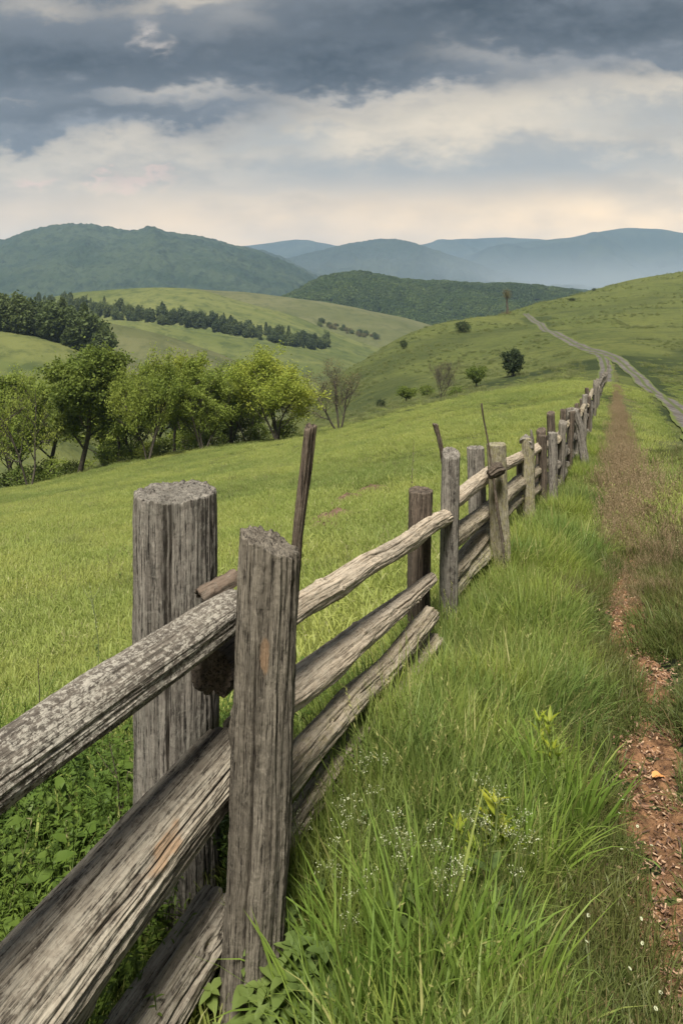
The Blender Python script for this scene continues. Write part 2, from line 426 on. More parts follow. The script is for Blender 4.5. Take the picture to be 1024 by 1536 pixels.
# ------------------------------------------------------------------ ground sheet
BANDS = []
def poly_dist(X, Y, line, yscale=1.0):
    d = np.full(np.shape(X), 1e9)
    for (x0, y0), (x1, y1) in zip(line[:-1], line[1:]):
        vx, vy = x1 - x0, y1 - y0; t = np.clip(((X - x0) * vx + (Y - y0) * vy) / (vx * vx + vy * vy), 0, 1)
        d = np.minimum(d, np.hypot(X - x0 - t * vx, Y - y0 - t * vy))
    return d
def px_ground(lst):
    out = []
    for xp, yp in lst:
        Ys = np.geomspace(1.2, 700, 3000)
        X = (xp - CX) / F * Ys; z = ground_z(X, Ys, False); zr = H - (yp - HY) / F * Ys
        i = np.argmax(z > zr); out.append((X[i], Ys[i]))
    return out
def build_ground():
    u = np.concatenate([np.linspace(-4, -1.3, 40)[:-1], np.linspace(-1.3, 1.3, 420), np.linspace(1.3, 4, 40)[1:]])
    ys = [-8.0]
    while ys[-1] < 780: ys.append(ys[-1] + max(.035, .0075 * abs(ys[-1] + 2)))
    ys = np.array(ys)
    U, Y = np.meshgrid(u, ys)
    X = U * (np.abs(Y) * .62 + 3.0)
    Z = ground_z(X.ravel(), Y.ravel()).reshape(X.shape)
    # the trodden path is sunk a little
    d = np.abs(X - path_x(Y)); wp = .17 + .04 * vnoise(Y * 1.7, 0, 0, 4)
    Z -= .05 * smooth(.35, .1, d) * smooth(12, 8, Y)
    me = mesh_np('ground', np.stack([X, Y, Z], -1).reshape(-1, 3), grid_faces(len(ys), len(u)))
    # shade of the hollow, hillside flank and road bank painted into the ground colour
    shade_amt = np.zeros(X.shape)
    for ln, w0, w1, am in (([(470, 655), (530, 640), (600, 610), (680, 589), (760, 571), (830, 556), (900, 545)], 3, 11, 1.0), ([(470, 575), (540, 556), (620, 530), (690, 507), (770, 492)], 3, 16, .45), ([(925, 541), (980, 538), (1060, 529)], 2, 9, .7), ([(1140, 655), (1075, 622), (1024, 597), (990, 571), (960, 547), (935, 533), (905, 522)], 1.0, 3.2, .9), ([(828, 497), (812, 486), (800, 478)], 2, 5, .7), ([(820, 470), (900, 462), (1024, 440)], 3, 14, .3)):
        shade_amt = np.maximum(shade_amt, am * smooth(w1, w0, poly_dist(X, Y, px_ground(ln)) + 5 * fbm(X / 14, Y / 14, 0, 88, 3)))
    attr(me, 'shade_band', shade_amt.ravel())
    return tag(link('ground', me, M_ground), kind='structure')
o_ground = build_ground()
_me = o_ground.data
_co = np.empty(len(_me.vertices) * 3, np.float32); _me.vertices.foreach_get('co', _co)
GB_V = _co.reshape(-1, 3)
BVH = BVHTree.FromPolygons([tuple(v) for v in GB_V.tolist()], [tuple(p.vertices) for p in _me.polygons])
def drop(x, y):
    h = BVH.ray_cast(Vector((x, y, 300)), Vector((0, 0, -1)))
    return h[0].z if h[0] else gz(x, y)

# ------------------------------------------------------------------ road and path
def strip(name, line, width, mat, off=.02, nacross=9, step=1.0, kind='structure', edge=.1, crown=0.0):
    line = [Vector((p[0], p[1], 0)) for p in line]
    P = [line[0]]
    # resample a Catmull-Rom curve
    pts = []
    for i in range(len(line) - 1):
        p0 = line[max(i - 1, 0)]; p1 = line[i]; p2 = line[i + 1]; p3 = line[min(i + 2, len(line) - 1)]
        n = max(3, int((p2 - p1).length / step))
        for k in range(n):
            t = k / n
            pts.append(.5 * ((2 * p1) + (p2 - p0) * t + (2 * p0 - 5 * p1 + 4 * p2 - p3) * t * t + (3 * p1 - p0 - 3 * p2 + p3) * t**3))
    pts.append(line[-1])
    V = []
    for i, p in enumerate(pts):
        d = (pts[min(i + 1, len(pts) - 1)] - pts[max(i - 1, 0)]).normalized(); n = Vector((d.y, -d.x, 0))
        w = width(p.y) if callable(width) else width
        for k in range(nacross):
            t = k / (nacross - 1) * 2 - 1
            e = 1 + edge * float(vnoise(i * .37, t * 3, 0, 8))
            q = p + n * (t * w / 2 * e)
            V.append((q.x, q.y, drop(q.x, q.y) + off + off * .4 * min(1, abs(p.y) / 60) + crown * (1 - t * t)))
    me = mesh_np(name, np.array(V), grid_faces(len(pts), nacross))
    attr(me, 'across', np.tile(np.linspace(-1, 1, nacross), len(pts)))
    return tag(link(name, me, mat), kind=kind)

def dirt_material(name, a, b_, c_, scale=14, bs=.6, bd=.02):
    m, nt, b = new_mat(name)
    P = nt.nodes.new('ShaderNodeNewGeometry').outputs['Position']
    n1 = noise(nt, P, scale, 6, .7, .5); n2 = noise(nt, P, scale * .18, 4, .6, .4); n3 = noise(nt, P, scale * 4, 4, .7)
    c = mixc(nt, n1.step(.38, .62), a, b_); c = mixc(nt, n2.step(.45, .65) * .7, c, c_); c = mixc(nt, n3.step(.55, .7) * .5, c, b_)
    nt.links.new(c, b.inputs['Base Color']); b.inputs['Roughness'].default_value = .95; b.inputs['Specular IOR Level'].default_value = .1
    bump(nt, b, n1 + n3 * .5, bs, bd)
    return m
M_path = dirt_material('reddish trodden earth', (.085, .046, .026), (.32, .175, .09), (.16, .088, .046), 18, .9, .03)
def road_material():
    m, nt, b = new_mat('two rut farm road'); P = nt.nodes.new('ShaderNodeNewGeometry').outputs['Position']
    a = nt.nodes.new('ShaderNodeAttribute'); a.attribute_name = 'across'; t = S(nt, a.outputs['Fac']).abs()
    n1 = noise(nt, P, 1.5, 6, .7, .5); n2 = noise(nt, P, .35, 4, .6)
    c = mixc(nt, n1.step(.38, .62), (.078, .072, .066), (.145, .133, .12))
    c = mixc(nt, n2.step(.5, .62) * .6, c, (.062, .052, .042))
    mid = t.step(.30, .08) * n1.step(.30, .46)
    c = mixc(nt, mid, c, (.075, .092, .032))
    edge = (t + (n1 - .5) * 1.1 + (n2 - .5) * .5).step(.68, .92)
    c = mixc(nt, edge, c, (.095, .118, .032))
    nt.links.new(c, b.inputs['Base Color']); b.inputs['Roughness'].default_value = .95; b.inputs['Specular IOR Level'].default_value = .1
    bump(nt, b, n1, .6, .1); return m
M_road = road_material()
M_rut = dirt_material('worn rut', (.07, .085, .03), (.11, .10, .04), (.05, .06, .025), 1.2, .5, .1)
M_soil = dirt_material('turned soil', (.10, .06, .045), (.18, .12, .085), (.08, .07, .03), 16, .8, .03)

def px_path(lst): return [(at(x, 0, Y).x, Y) for x, Y in lst]
def px_ground(lst):
    """photo points lying on the ground: walk out until the ground meets the line of sight, then store x,y"""
    out = []
    for xp, yp in lst:
        Ys = np.geomspace(1.2, 700, 3000)
        X = (xp - CX) / F * Ys; z = ground_z(X, Ys, False); zr = H - (yp - HY) / F * Ys
        i = np.argmax(z > zr)
        out.append((X[i], Ys[i]))
    return out

# the trodden path: fine sheet with rough relief
def build_path():
    ys = np.arange(-1, 15, .02); nac = 44
    t = np.linspace(-1, 1, nac)
    Yg, T = np.meshgrid(ys, t, indexing='ij')
    w = .165 + .05 * vnoise(Yg * 1.3, 0, 0, 4) + .05 * vnoise(Yg * 4, T * .5, 0, 14) * np.abs(T)
    w = w * (1 - .6 * smooth(6, 12, Yg))
    X = path_x(Yg) + T * w
    Z = ground_z(X.ravel(), Yg.ravel()).reshape(X.shape) - .05 * smooth(.35, .1, np.abs(X - path_x(Yg))) * smooth(12, 8, Yg) + .012
    Z += .022 * fbm(X * 13, Yg * 13, 0, 2, 5) * (1 - T**4) - .02 * T**4 
    me = mesh_np('path', np.stack([X, Yg, Z], -1).reshape(-1, 3), grid_faces(len(ys), nac)[:, ::-1])
    tag(link('path', me, M_path), kind='structure')
build_path()

main_road = px_ground([(1130, 690), (1060, 650), (1010, 615), (975, 583), (948, 556), (925, 540), (900, 528), (878, 522), (858, 516), (835, 507), (818, 495), (806, 484), (795, 478), (788, 472)])
strip('road', main_road, lambda y: 2.2 if y < 120 else 2.8, M_road, .05, 13, 1.0, edge=.12)
spur = px_ground([(905, 575), (907, 560), (908, 548), (900, 535), (885, 526), (872, 521)])
strip('road', spur, 2.0, M_road, .035, 9, 1.0, edge=.15)
strip('track', px_ground([(1120, 790), (1024, 690), (985, 655), (950, 622), (928, 590), (918, 562), (914, 545)]), lambda y: .7 if y < 25 else 1.3, M_rut, .03, 7, .6, edge=.4)

# ------------------------------------------------------------------ hills
def hill(name, ridge, Y, foot_y, near=.7, far=1.35, mat=None, nx=300, nt=90, prof=1.7, namp=.0, nfreq=1/90, gully=0.0, gfreq=1/300, canopy=0.0, cfreq=1/14, kind='structure', back_drop=None, seed=1, ybend=0.0):
    xs = np.array([p[0] for p in ridge], float); ysr = np.array([p[1] for p in ridge], float)
    u = np.linspace(xs[0], xs[-1], nx)
    k, m = _herm(u, xs, ysr[None, :]); x0, x1 = xs[k], xs[k + 1]; h = x1 - x0; t = (u - x0) / h
    yr = (2*t**3-3*t**2+1) * ysr[k] + (t**3-2*t**2+t) * h * m[0, k] + (-2*t**3+3*t**2) * ysr[k+1] + (t**3-t**2) * h * m[0, k+1]
    Yr = np.array(Y(u) if callable(Y) else np.full(nx, float(Y)))
    zr = H - (yr - HY) * Yr / F
    tt = np.linspace(-1, 1, nt); tt = np.sign(tt) * np.abs(tt)**1.25
    U, Tt = np.meshgrid(u, tt); YR = np.meshgrid(Yr, tt)[0]; ZR = np.meshgrid(zr, tt)[0]
    YY = np.where(Tt < 0, YR * (1 + Tt * (1 - near)), YR * (1 + Tt * (far - 1)))
    zf = H - (foot_y - HY) * YR * near / F
    drop_f = ZR - zf
    Z = ZR - np.abs(Tt)**prof * np.maximum(drop_f, 1) * np.where(Tt < 0, 1, 1.2)
    X = (U - CX) / F * YR * (1 + 0 * Tt) + (U - CX) / F * (YY - YR)
    wt = np.clip(1 - np.abs(Tt) * .3, 0, 1)
    if namp: Z += namp * fbm(X * nfreq, YY * nfreq, 0, seed, 3) * wt
    if gully:
        g = .6 - np.abs(fbm(X * gfreq, YY * gfreq * .6, 0, seed + 40, 4)) * 1.6
        Z += gully * g * smooth(0, .25, np.abs(Tt)) * smooth(-1, -.6, Tt)
    if canopy: Z += canopy * fbm(X * cfreq, YY * cfreq, 0, seed + 60, 2)
    me = mesh_np(name, np.stack([X, YY, Z], -1).reshape(-1, 3), grid_faces(nt, nx))
    o = link(name, me, mat)
    tag(o, kind=kind)
    return o, (u, Yr, zr)

def hill_material(name, a, b_, c_, s1, s2, bd=1.0, fine=None, bs=.5):
    m, nt, b = new_mat(name)
    P = nt.nodes.new('ShaderNodeNewGeometry').outputs['Position']
    n1 = noise(nt, P, s1, 5, .6, .8, stretch=(.6, 1.3, 1)); n2 = noise(nt, P, s2, 5, .68, .3)
    c = mixc(nt, n1.step(.4, .62), a, b_); c = mixc(nt, n2.step(.45, .66) * .7, c, c_)
    nt.links.new(c, b.inputs['Base Color']); b.inputs['Roughness'].default_value = 1; b.inputs['Specular IOR Level'].default_value = .05
    bump(nt, b, n2 + n1 * .5, bs, bd)
    return m
M_roll = hill_material('rolling pasture', (.084, .102, .034), (.125, .136, .048), (.042, .058, .024), .012, .09, 2.0, bs=.6)
M_roll2 = hill_material('dry pasture', (.086, .094, .040), (.112, .114, .054), (.060, .070, .031), .010, .07, 2.0, bs=.6)
M_forest = hill_material('forested mountain', (.028, .045, .024), (.048, .066, .034), (.010, .019, .012), .0035, .026, 20, bs=1.0)
M_forest2 = hill_material('far forested mountain', (.025, .038, .024), (.04, .052, .03), (.016, .024, .016), .002, .02, 10)
M_woodfloor = hill_material('wood floor', (.03, .045, .015), (.045, .06, .02), (.02, .03, .012), .01, .05, 2.0)

RX = {}
def h2(key, *a, **k):
    o, r = hill('hill', *a, **k); RX[key] = (o, r); return o
h2('a', [(-420, 560), (-150, 562), (0, 568), (60, 590), (130, 640), (200, 700)], 190, 800, .62, 1.3, M_roll, 160, 60, namp=.8, nfreq=1/40, seed=2)
h2('b', [(-450, 470), (-150, 488), (0, 500), (50, 508), (110, 527), (150, 548), (210, 590), (280, 650), (330, 700)], 330, 700, .72, 1.3, M_roll, 240, 80, namp=1.6, nfreq=1/70, seed=3)
h2('c', [(-450, 470), (-100, 498), (20, 505), (70, 512), (115, 514), (160, 526), (205, 544), (260, 565), (330, 600), (420, 660)], 420, 690, .75, 1.3, M_roll2, 240, 80, namp=1.6, nfreq=1/70, seed=4)
h2('d', [(-300, 470), (0, 474), (90, 474), (150, 482), (220, 497), (280, 516), (330, 536), (360, 552), (420, 585), (500, 640)], 520, 650, .78, 1.3, M_roll2, 240, 80, namp=2.2, nfreq=1/80, seed=5)
h2('e', [(-300, 462), (0, 466), (70, 470), (130, 477), (200, 484), (290, 496), (350, 505), (410, 514), (470, 527), (520, 540), (600, 575), (700, 620)], 640, 640, .78, 1.3, M_roll, 260, 80, namp=2.2, nfreq=1/90, seed=6)
h2('f', [(-200, 470), (40, 458), (100, 444), (160, 436), (235, 432), (285, 434), (340, 447), (390, 461), (440, 475), (480, 490), (520, 506), (580, 530), (680, 570)], 860, 600, .74, 1.3, M_roll, 260, 90, namp=2.5, nfreq=1/110, seed=7)
h2('g', [(150, 440), (300, 434), (370, 437), (430, 445), (490, 455), (550, 466), (600, 476), (650, 489), (700, 503), (800, 540), (900, 570)], 1080, 580, .74, 1.3, M_roll2, 260, 90, namp=2.5, nfreq=1/120, seed=8)
h2('w', [(350, 480), (400, 462), (440, 444), (480, 427), (520, 420), (580, 420), (650, 427), (740, 432), (810, 437), (870, 444), (940, 452), (1100, 470), (1300, 490)], 1750, 560, .72, 1.4, M_woodfloor, 300, 110, namp=8, nfreq=1/160, gully=10, gfreq=1/200, seed=9)
h2('v', [(600, 440), (680, 428), (760, 423), (830, 431), (880, 434), (960, 440), (1300, 450)], 2500, 520, .8, 1.3, M_forest, 260, 70, namp=6, nfreq=1/200, gully=15, gfreq=1/250, canopy=5, cfreq=1/18, seed=10)

def mountain(ridge, Y, foot, near, mat, seed, gully, canopy, namp, nx=460, nt=150):
    o, r = hill('mountain', ridge, Y, foot, near, 1.25, mat, nx, nt, 1.35, namp, 1/700, gully, 1/900, canopy, 1/22, seed=seed)
    return o
mountain([(-900, 420), (-500, 385), (-250, 372), (-100, 367), (0, 358), (60, 346), (130, 340), (190, 345), (208, 345), (226, 339), (250, 345), (310, 354), (350, 366), (400, 382), (430, 396), (465, 414), (500, 430), (560, 445), (640, 452)], 3600, 500, .62, M_forest, 21, 60, 9, 18, 620, 220)
mountain([(320, 378), (370, 372), (420, 384), (460, 402), (500, 414), (560, 425), (620, 432)], 4700, 440, .82, M_forest2, 22, 50, 5, 15)
mountain([(360, 420), (400, 402), (450, 386), (500, 374), (540, 365), (575, 360), (605, 362), (650, 375), (700, 391), (740, 406), (790, 421), (860, 432), (940, 438)], 5800, 446, .78, M_forest2, 23, 80, 6, 20)
mountain([(250, 395), (330, 374), (365, 369), (410, 364), (450, 359), (482, 362), (520, 372), (580, 392), (660, 420)], 8200, 440, .85, M_forest2, 24, 90, 0, 20)
mountain([(560, 398), (625, 370), (660, 361), (700, 358), (760, 357), (810, 360), (860, 372), (920, 392), (1000, 420)], 8200, 440, .85, M_forest2, 25, 90, 0, 20)
mountain([(600, 415), (680, 392), (740, 376), (800, 362), (850, 354), (900, 349), (960, 347), (1024, 350), (1100, 354), (1300, 350), (1600, 372), (2000, 400)], 7000, 446, .80, M_forest2, 26, 110, 0, 25)
# lowland under everything beyond the near ground
def lowland():
    m, nt, b = new_mat('valley land'); b.inputs['Base Color'].default_value = (.08, .10, .035, 1); b.inputs['Roughness'].default_value = 1
    u = np.linspace(-1, 1, 60); ys = np.geomspace(60, 10500, 90)
    U, Y = np.meshgrid(u, ys); X = U * (Y * 1.6 + 800)
    Z = -170 + 20 * fbm(X / 900, Y / 900, 0, 77, 3) - 200 * smooth(3000, 9000, Y) * 0
    tag(link('ground', mesh_np('ground', np.stack([X, Y, Z], -1).reshape(-1, 3), grid_faces(90, 60)), m), kind='structure')
lowland()

# ------------------------------------------------------------------ scatter (uncountable growth only)
def scatter(name, protos, P, rot, scl, idx, label, cat):
    me = bpy.data.meshes.new(name); n = len(P)
    me.vertices.add(n); me.vertices.foreach_set('co', np.asarray(P, np.float32).ravel())
    a = me.attributes.new('rot', 'FLOAT_VECTOR', 'POINT'); a.data.foreach_set('vector', np.asarray(rot, np.float32).ravel())
    a = me.attributes.new('scl', 'FLOAT', 'POINT'); a.data.foreach_set('value', np.asarray(scl, np.float32))
    a = me.attributes.new('idx', 'INT', 'POINT'); a.data.foreach_set('value', np.asarray(idx, np.int32))
    coll = bpy.data.collections.new(name + ' sources')
    for i, (pm, mat) in enumerate(protos):
        pm.materials.append(mat) if not pm.materials else None
        coll.objects.link(bpy.data.objects.new('%s_source_%s' % (name, 'abcdefghijklmnopqrst'[i]), pm))
    ng = bpy.data.node_groups.new(name, 'GeometryNodeTree')
    ng.interface.new_socket('Geometry', in_out='INPUT', socket_type='NodeSocketGeometry')
    ng.interface.new_socket('Geometry', in_out='OUTPUT', socket_type='NodeSocketGeometry')
    N = ng.nodes; L = ng.links
    gi = N.new('NodeGroupInput'); go = N.new('NodeGroupOutput'); ip = N.new('GeometryNodeInstanceOnPoints')
    ci = N.new('GeometryNodeCollectionInfo'); ci.inputs['Collection'].default_value = coll
    ci.inputs['Separate Children'].default_value = True; ci.inputs['Reset Children'].default_value = True
    L.new(gi.outputs[0], ip.inputs['Points']); L.new(ci.outputs[0], ip.inputs['Instance']); ip.inputs['Pick Instance'].default_value = True
    for nm, ty, sk in (('idx', 'INT', 'Instance Index'), ('rot', 'FLOAT_VECTOR', 'Rotation'), ('scl', 'FLOAT', 'Scale')):
        q = N.new('GeometryNodeInputNamedAttribute'); q.data_type = ty; q.inputs['Name'].default_value = nm
        L.new([o for o in q.outputs if o.enabled][0], ip.inputs[sk])
    L.new(ip.outputs[0], go.inputs[0])
    o = link(name, me); md = o.modifiers.new('scatter', 'NODES'); md.node_group = ng
    tag(o, label, cat, kind='stuff')
    return o

def clump_mesh(name, n, rad, hmin, hmax, w, bend=.5, lean=.35, seed=0, seg=3, stalks=0, tip0=.25, flat=0.0):
    rs = np.random.default_rng(seed)
    a = rs.uniform(0, 2 * math.pi, n); rr = rad * np.sqrt(rs.uniform(0, 1, n))
    bx, by = rr * np.cos(a), rr * np.sin(a)
    hh = rs.uniform(hmin, hmax, n) * (1 - .35 * (rr / rad)**2); ww = w * rs.uniform(.6, 1.3, n)
    la = a + rs.normal(0, 1.1, n); ln = np.abs(rs.normal(0, lean, n)); bd = np.abs(rs.normal(0, bend, n))
    fa = rs.uniform(0, 2 * math.pi, n)                                  # which way the flat side faces
    tk = np.linspace(0, 1, seg + 1)
    out = np.zeros((n, seg + 1, 3)); ang = np.zeros(n) + ln
    p = np.stack([bx, by, np.full(n, -.03)], -1); out[:, 0] = p
    for k in range(1, seg + 1):
        ang = ang + bd * (.4 + k / seg)
        ang = np.minimum(ang, 2.5)
        st = hh / seg
        p = p + np.stack([np.cos(la) * np.sin(ang) * st, np.sin(la) * np.sin(ang) * st, np.cos(ang) * st], -1)
        out[:, k] = p
    side = np.stack([np.cos(fa), np.sin(fa), np.zeros(n)], -1)
    prof = np.array([.75, 1.0, .8, .55, .3])[:seg] if seg <= 5 else np.linspace(1, .2, seg)
    V = np.zeros((n, 2 * seg + 1, 3))
    for k in range(seg):
        V[:, 2 * k] = out[:, k] - side * (ww * prof[k] / 2)[:, None]; V[:, 2 * k + 1] = out[:, k] + side * (ww * prof[k] / 2)[:, None]
    V[:, -1] = out[:, -1]
    base = (np.arange(n) * (2 * seg + 1))[:, None, None]
    q = np.array([[2*k, 2*k+1, 2*k+3, 2*k+2] for k in range(seg - 1)])[None] + base
    t = np.array([[2*seg-2, 2*seg-1, 2*seg]])[None] + base
    tip = np.zeros((n, 2 * seg + 1)); 
    for k in range(seg): tip[:, 2*k:2*k+2] = tip0 * (k / seg)
    tip[:, -1] = tip0 + .2
    dead = rs.random(n) < .06; tip[dead] = 1.0
    me = mesh_np(name, V.reshape(-1, 3), [q.reshape(-1, 4), t.reshape(-1, 3)])
    attr(me, 'tip', tip.ravel())
    return me

def stalk_clump(name, n, rad, h0, h1, seed, head=.03, w=.0022):
    """thin stems with feathery seed heads"""
    rs = np.random.default_rng(seed); b = Bag()
    for i in range(n):
        a = rs.uniform(0, 6.28); r = rad * math.sqrt(rs.random()); h = rs.uniform(h0, h1)
        dx, dy = rs.normal(0, .18, 2) * h
        p0 = np.array([r * math.cos(a), r * math.sin(a), -.02]); 
        pts = [p0 + np.array([dx * t * t, dy * t * t, h * t]) for t in (0, .4, .75, 1)]
        tube(b, pts, [w * .6, w * .5, w * .4, w * .3], 3, .55)
        for k in range(9):
            t = 1 - k * head * .35 / h * 1.2; q = p0 + np.array([dx * t * t, dy * t * t, h * t])
            e = rs.normal(0, 1, 3); e[2] = abs(e[2]) + .8; e *= head * .5 / np.linalg.norm(e); s = np.cross(e, rs.normal(0, 1, 3)); s *= .18 * np.linalg.norm(e) / (np.linalg.norm(s) + 1e-9)
            b.add([q, q + e * .6 + s, q + e * 1.3, q + e * .6 - s], [[0, 1, 2, 3]], 1.0)
    return b.mesh(name, True, 'tip')

def leaf_sprig_clump(name, n, rad, h0, h1, lw, ll, seed, per=9):
    rs = np.random.default_rng(seed); b = Bag()
    for i in range(n):
        a = rs.uniform(0, 6.28); r = rad * math.sqrt(rs.random()); h = rs.uniform(h0, h1)
        dx, dy = rs.normal(0, .25, 2) * h
        p0 = np.array([r * math.cos(a), r * math.sin(a), -.02])
        tube(b, [p0, p0 + np.array([dx * .3, dy * .3, h * .5]), p0 + np.array([dx, dy, h])], [.002, .0016, .001], 3)
        for k in range(per):
            t = .25 + .75 * (k + .5) / per; q = p0 + np.array([dx * t * t, dy * t * t, h * t])
            an = rs.uniform(0, 6.28); L = ll * rs.uniform(.6, 1.2) * (1.25 - .5 * t); W = L * lw
            d = np.array([math.cos(an), math.sin(an), rs.uniform(-.1, .6)]); d /= np.linalg.norm(d)
            sd = np.cross(d, [0, 0, 1.0]); sd /= np.linalg.norm(sd); up = np.cross(sd, d)
            m1 = q + d * L * .35; m2 = q + d * L * .7
            v = [q, m1 + sd * W * .5 + up * W * .12, m2 + sd * W * .42 - up * L * .02, q + d * L - up * L * .15, m2 - sd * W * .42 - up * L * .02, m1 - sd * W * .5 + up * W * .12, m1, m2 - up * L * .03]
            b.add(v, [[0, 1, 6, 5][i_] if 0 else [0, 6, 1, 1][i_] for i_ in range(0)] or np.array([[6, 1, 2, 7], [5, 6, 7, 4]]))
            b.add([v[0], v[1], v[6], v[5], v[2], v[3], v[7], v[4]], np.array([[0, 2, 1], [0, 3, 2], [6, 4, 5], [6, 5, 7]]))
    return b.mesh(name, True)

def in_view(X, Y, m=.16): 
    return (np.abs(X / np.maximum(Y, .3)) < .465 + m + .5 / np.maximum(Y, .5))

def place(n, X, Y, nv, s0, s1, seed, tiltamt=.12, mult=None):
    rs = np.random.default_rng(seed); n = len(X)
    Z = ground_z(X, Y)
    Z -= .05 * smooth(.35, .1, np.abs(X - path_x(Y))) * smooth(12, 8, Y)
    rot = np.stack([rs.normal(0, tiltamt, n), rs.normal(0, tiltamt, n), rs.uniform(0, 6.28, n)], -1)
    s = rs.uniform(s0, s1, n)
    if mult is not None: s = s * mult
    return np.stack([X, Y, Z], -1), rot, s, rs.integers(0, nv, n)

# --- lush tall grass right of the fence and around the path
lush = [clump_mesh('lush', 400, .26, .15, .42, .0066, .24, .24, s, 4) for s in range(6)] + [clump_mesh('lush broad', 240, .24, .2, .44, .0125, .2, .26, 55, 5), stalk_clump('lush stalk', 16, .26, .25, .5, 50, .022, .0016)]
def field_xy(n, y0, y1, pw, seed, xm=.16):
    rs = np.random.default_rng(seed); t = rs.random(n)
    Y = (y0**pw + t * (y1**pw - y0**pw))**(1 / pw)
    X = rs.uniform(-1, 1, n) * ((.465 + xm) * Y + .5)
    return X, Y
X, Y = field_xy(9500, .9, 18, .9, 11)
dp = np.abs(X - path_x(Y)); df = X - fence_x(Y)
hmod = 1 + .45 * fbm(X / .7, Y / .7, 0, 12, 3)
edge = smooth(.20, .42, dp) 
weed_xy = [(-.02, 1.78), (-.2, 1.62), (.08, 1.72), (-.32, 1.8)]
clear = np.min([np.hypot(X - a, Y - b_) for a, b_ in weed_xy], axis=0) > .24
keep = (df > -.02) & (X < path_x(Y)) & (dp > .34 + .10 * vnoise(Y * 2.3, X * 3, 0, 3)) & clear & (Y > 1.25) & ~((X < .14) & (Y < 1.95))
Xa, Ya, hm = X[keep], Y[keep], hmod[keep]
dpa = dp[keep]; dfa = df[keep]
hm = hm * (.30 + .70 * smooth(.2, .75, dpa)) * (1 + .15 * smooth(.5, .1, np.abs(dfa)))
hm = np.clip(hm, .25, 1.25) * np.where(Ya > 7, .8, 1)
P, rt, s, ix = place(0, Xa, Ya, 8, .75, 1.15, 13, .10, hm)
scatter('tall_grass', [(m, M_lush) for m in lush], P, rt, s, ix, 'lush tall green grass growing along the right side of the fence', 'grass')

# --- shorter darker grass right beside the path and on its far side
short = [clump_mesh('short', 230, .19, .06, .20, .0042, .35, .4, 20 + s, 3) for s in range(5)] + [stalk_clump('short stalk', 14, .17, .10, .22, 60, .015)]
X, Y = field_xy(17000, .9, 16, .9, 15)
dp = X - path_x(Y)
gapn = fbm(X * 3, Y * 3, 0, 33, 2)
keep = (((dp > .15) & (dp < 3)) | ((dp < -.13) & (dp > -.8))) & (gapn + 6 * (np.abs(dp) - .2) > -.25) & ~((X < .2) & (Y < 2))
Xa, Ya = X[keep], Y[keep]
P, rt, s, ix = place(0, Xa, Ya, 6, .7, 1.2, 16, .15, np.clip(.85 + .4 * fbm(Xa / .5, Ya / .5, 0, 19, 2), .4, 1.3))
scatter('path_grass', [(m, M_path_grass) for m in short], P, rt, s, ix, 'short darker grass fringing the reddish dirt path', 'grass')

# --- dry reddish grass along the path further out
dry = [stalk_clump('dry', 26, .14, .22, .42, 70 + s, .03, .003) for s in range(3)] + [clump_mesh('dry blade', 40, .12, .12, .3, .004, .25, .3, 74, 3)]
rs = np.random.default_rng(31)
nd = 1050
Y = 5.2 + rs.random(nd)**1.5 * 55; off = rs.normal(0, 1, nd) * (.15 + .09 * smooth(14, 7, Y)) + .25 * smooth(12, 6, Y)
X = path_x(Y) + off
P, rt, s, ix = place(0, X, Y, 4, .7, 1.15, 32, .12, (1 - .25 * smooth(10, 30, Y)) * (.35 + .65 * smooth(5.2, 8.5, Y)))
scatter('dry_grass', [(m, M_dry) for m in dry], P, rt, s, ix, 'reddish brown dry seed grass filling the old track beyond the bare path', 'dry grass')

# --- meadow grass, both sides, out to the far slope
fld = [clump_mesh('field', 420, .5, .04, .14, .0068, .35, .5, 40 + s, 3, tip0=.12) for s in range(6)]
X, Y = field_xy(30000, 1.6, 135, .5, 17)
df = X - fence_x(Y); dp = np.abs(X - path_x(Y))
keep = ((df < -.05) | (Y > 7)) & (dp > .2 + .3 * smooth(4, 10, Y) * 0)
# leave the roads clear
rd = np.array(main_road + spur[::-1]); 
def road_dist(X, Y):
    d = np.full(len(X), 1e9)
    for ln in (main_road, spur):
        for (x0, y0), (x1, y1) in zip(ln[:-1], ln[1:]):
            vx, vy = x1 - x0, y1 - y0; t = np.clip(((X - x0) * vx + (Y - y0) * vy) / (vx * vx + vy * vy), 0, 1)
            d = np.minimum(d, np.hypot(X - x0 - t * vx, Y - y0 - t * vy))
    return d
keep &= road_dist(X, Y) > 1.5 + .012 * Y
keep &= rng.random(len(X)) < smooth(135, 75, Y)
MOUNDS = [(503, 779, .28), (522, 752, .30), (485, 797, .22), (560, 737, .24)]
for (mx_, my_), r_ in zip(px_ground([m[:2] for m in MOUNDS]), MOUNDS): keep &= np.hypot((X - mx_) / 1.5, Y - my_) > r_[2] + .22
keep &= ~((Y > 8) & (Y < 45) & (dp < .35 + .01 * Y) & (rng.random(len(X)) < .8))
Xa, Ya = X[keep], Y[keep]
mul = (1 + .35 * fbm(Xa / 3, Ya / 3, 0, 22, 3)) * (1 + smooth(10, 90, Ya) * 1.0)
P, rt, s, ix = place(0, Xa, Ya, 6, .7, 1.15, 18, .12, np.clip(mul, .5, 4))
scatter('meadow_grass', [(m, M_field) for m in fld], P, rt, s, ix, 'bright green meadow grass covering the slope left of the fence', 'grass')

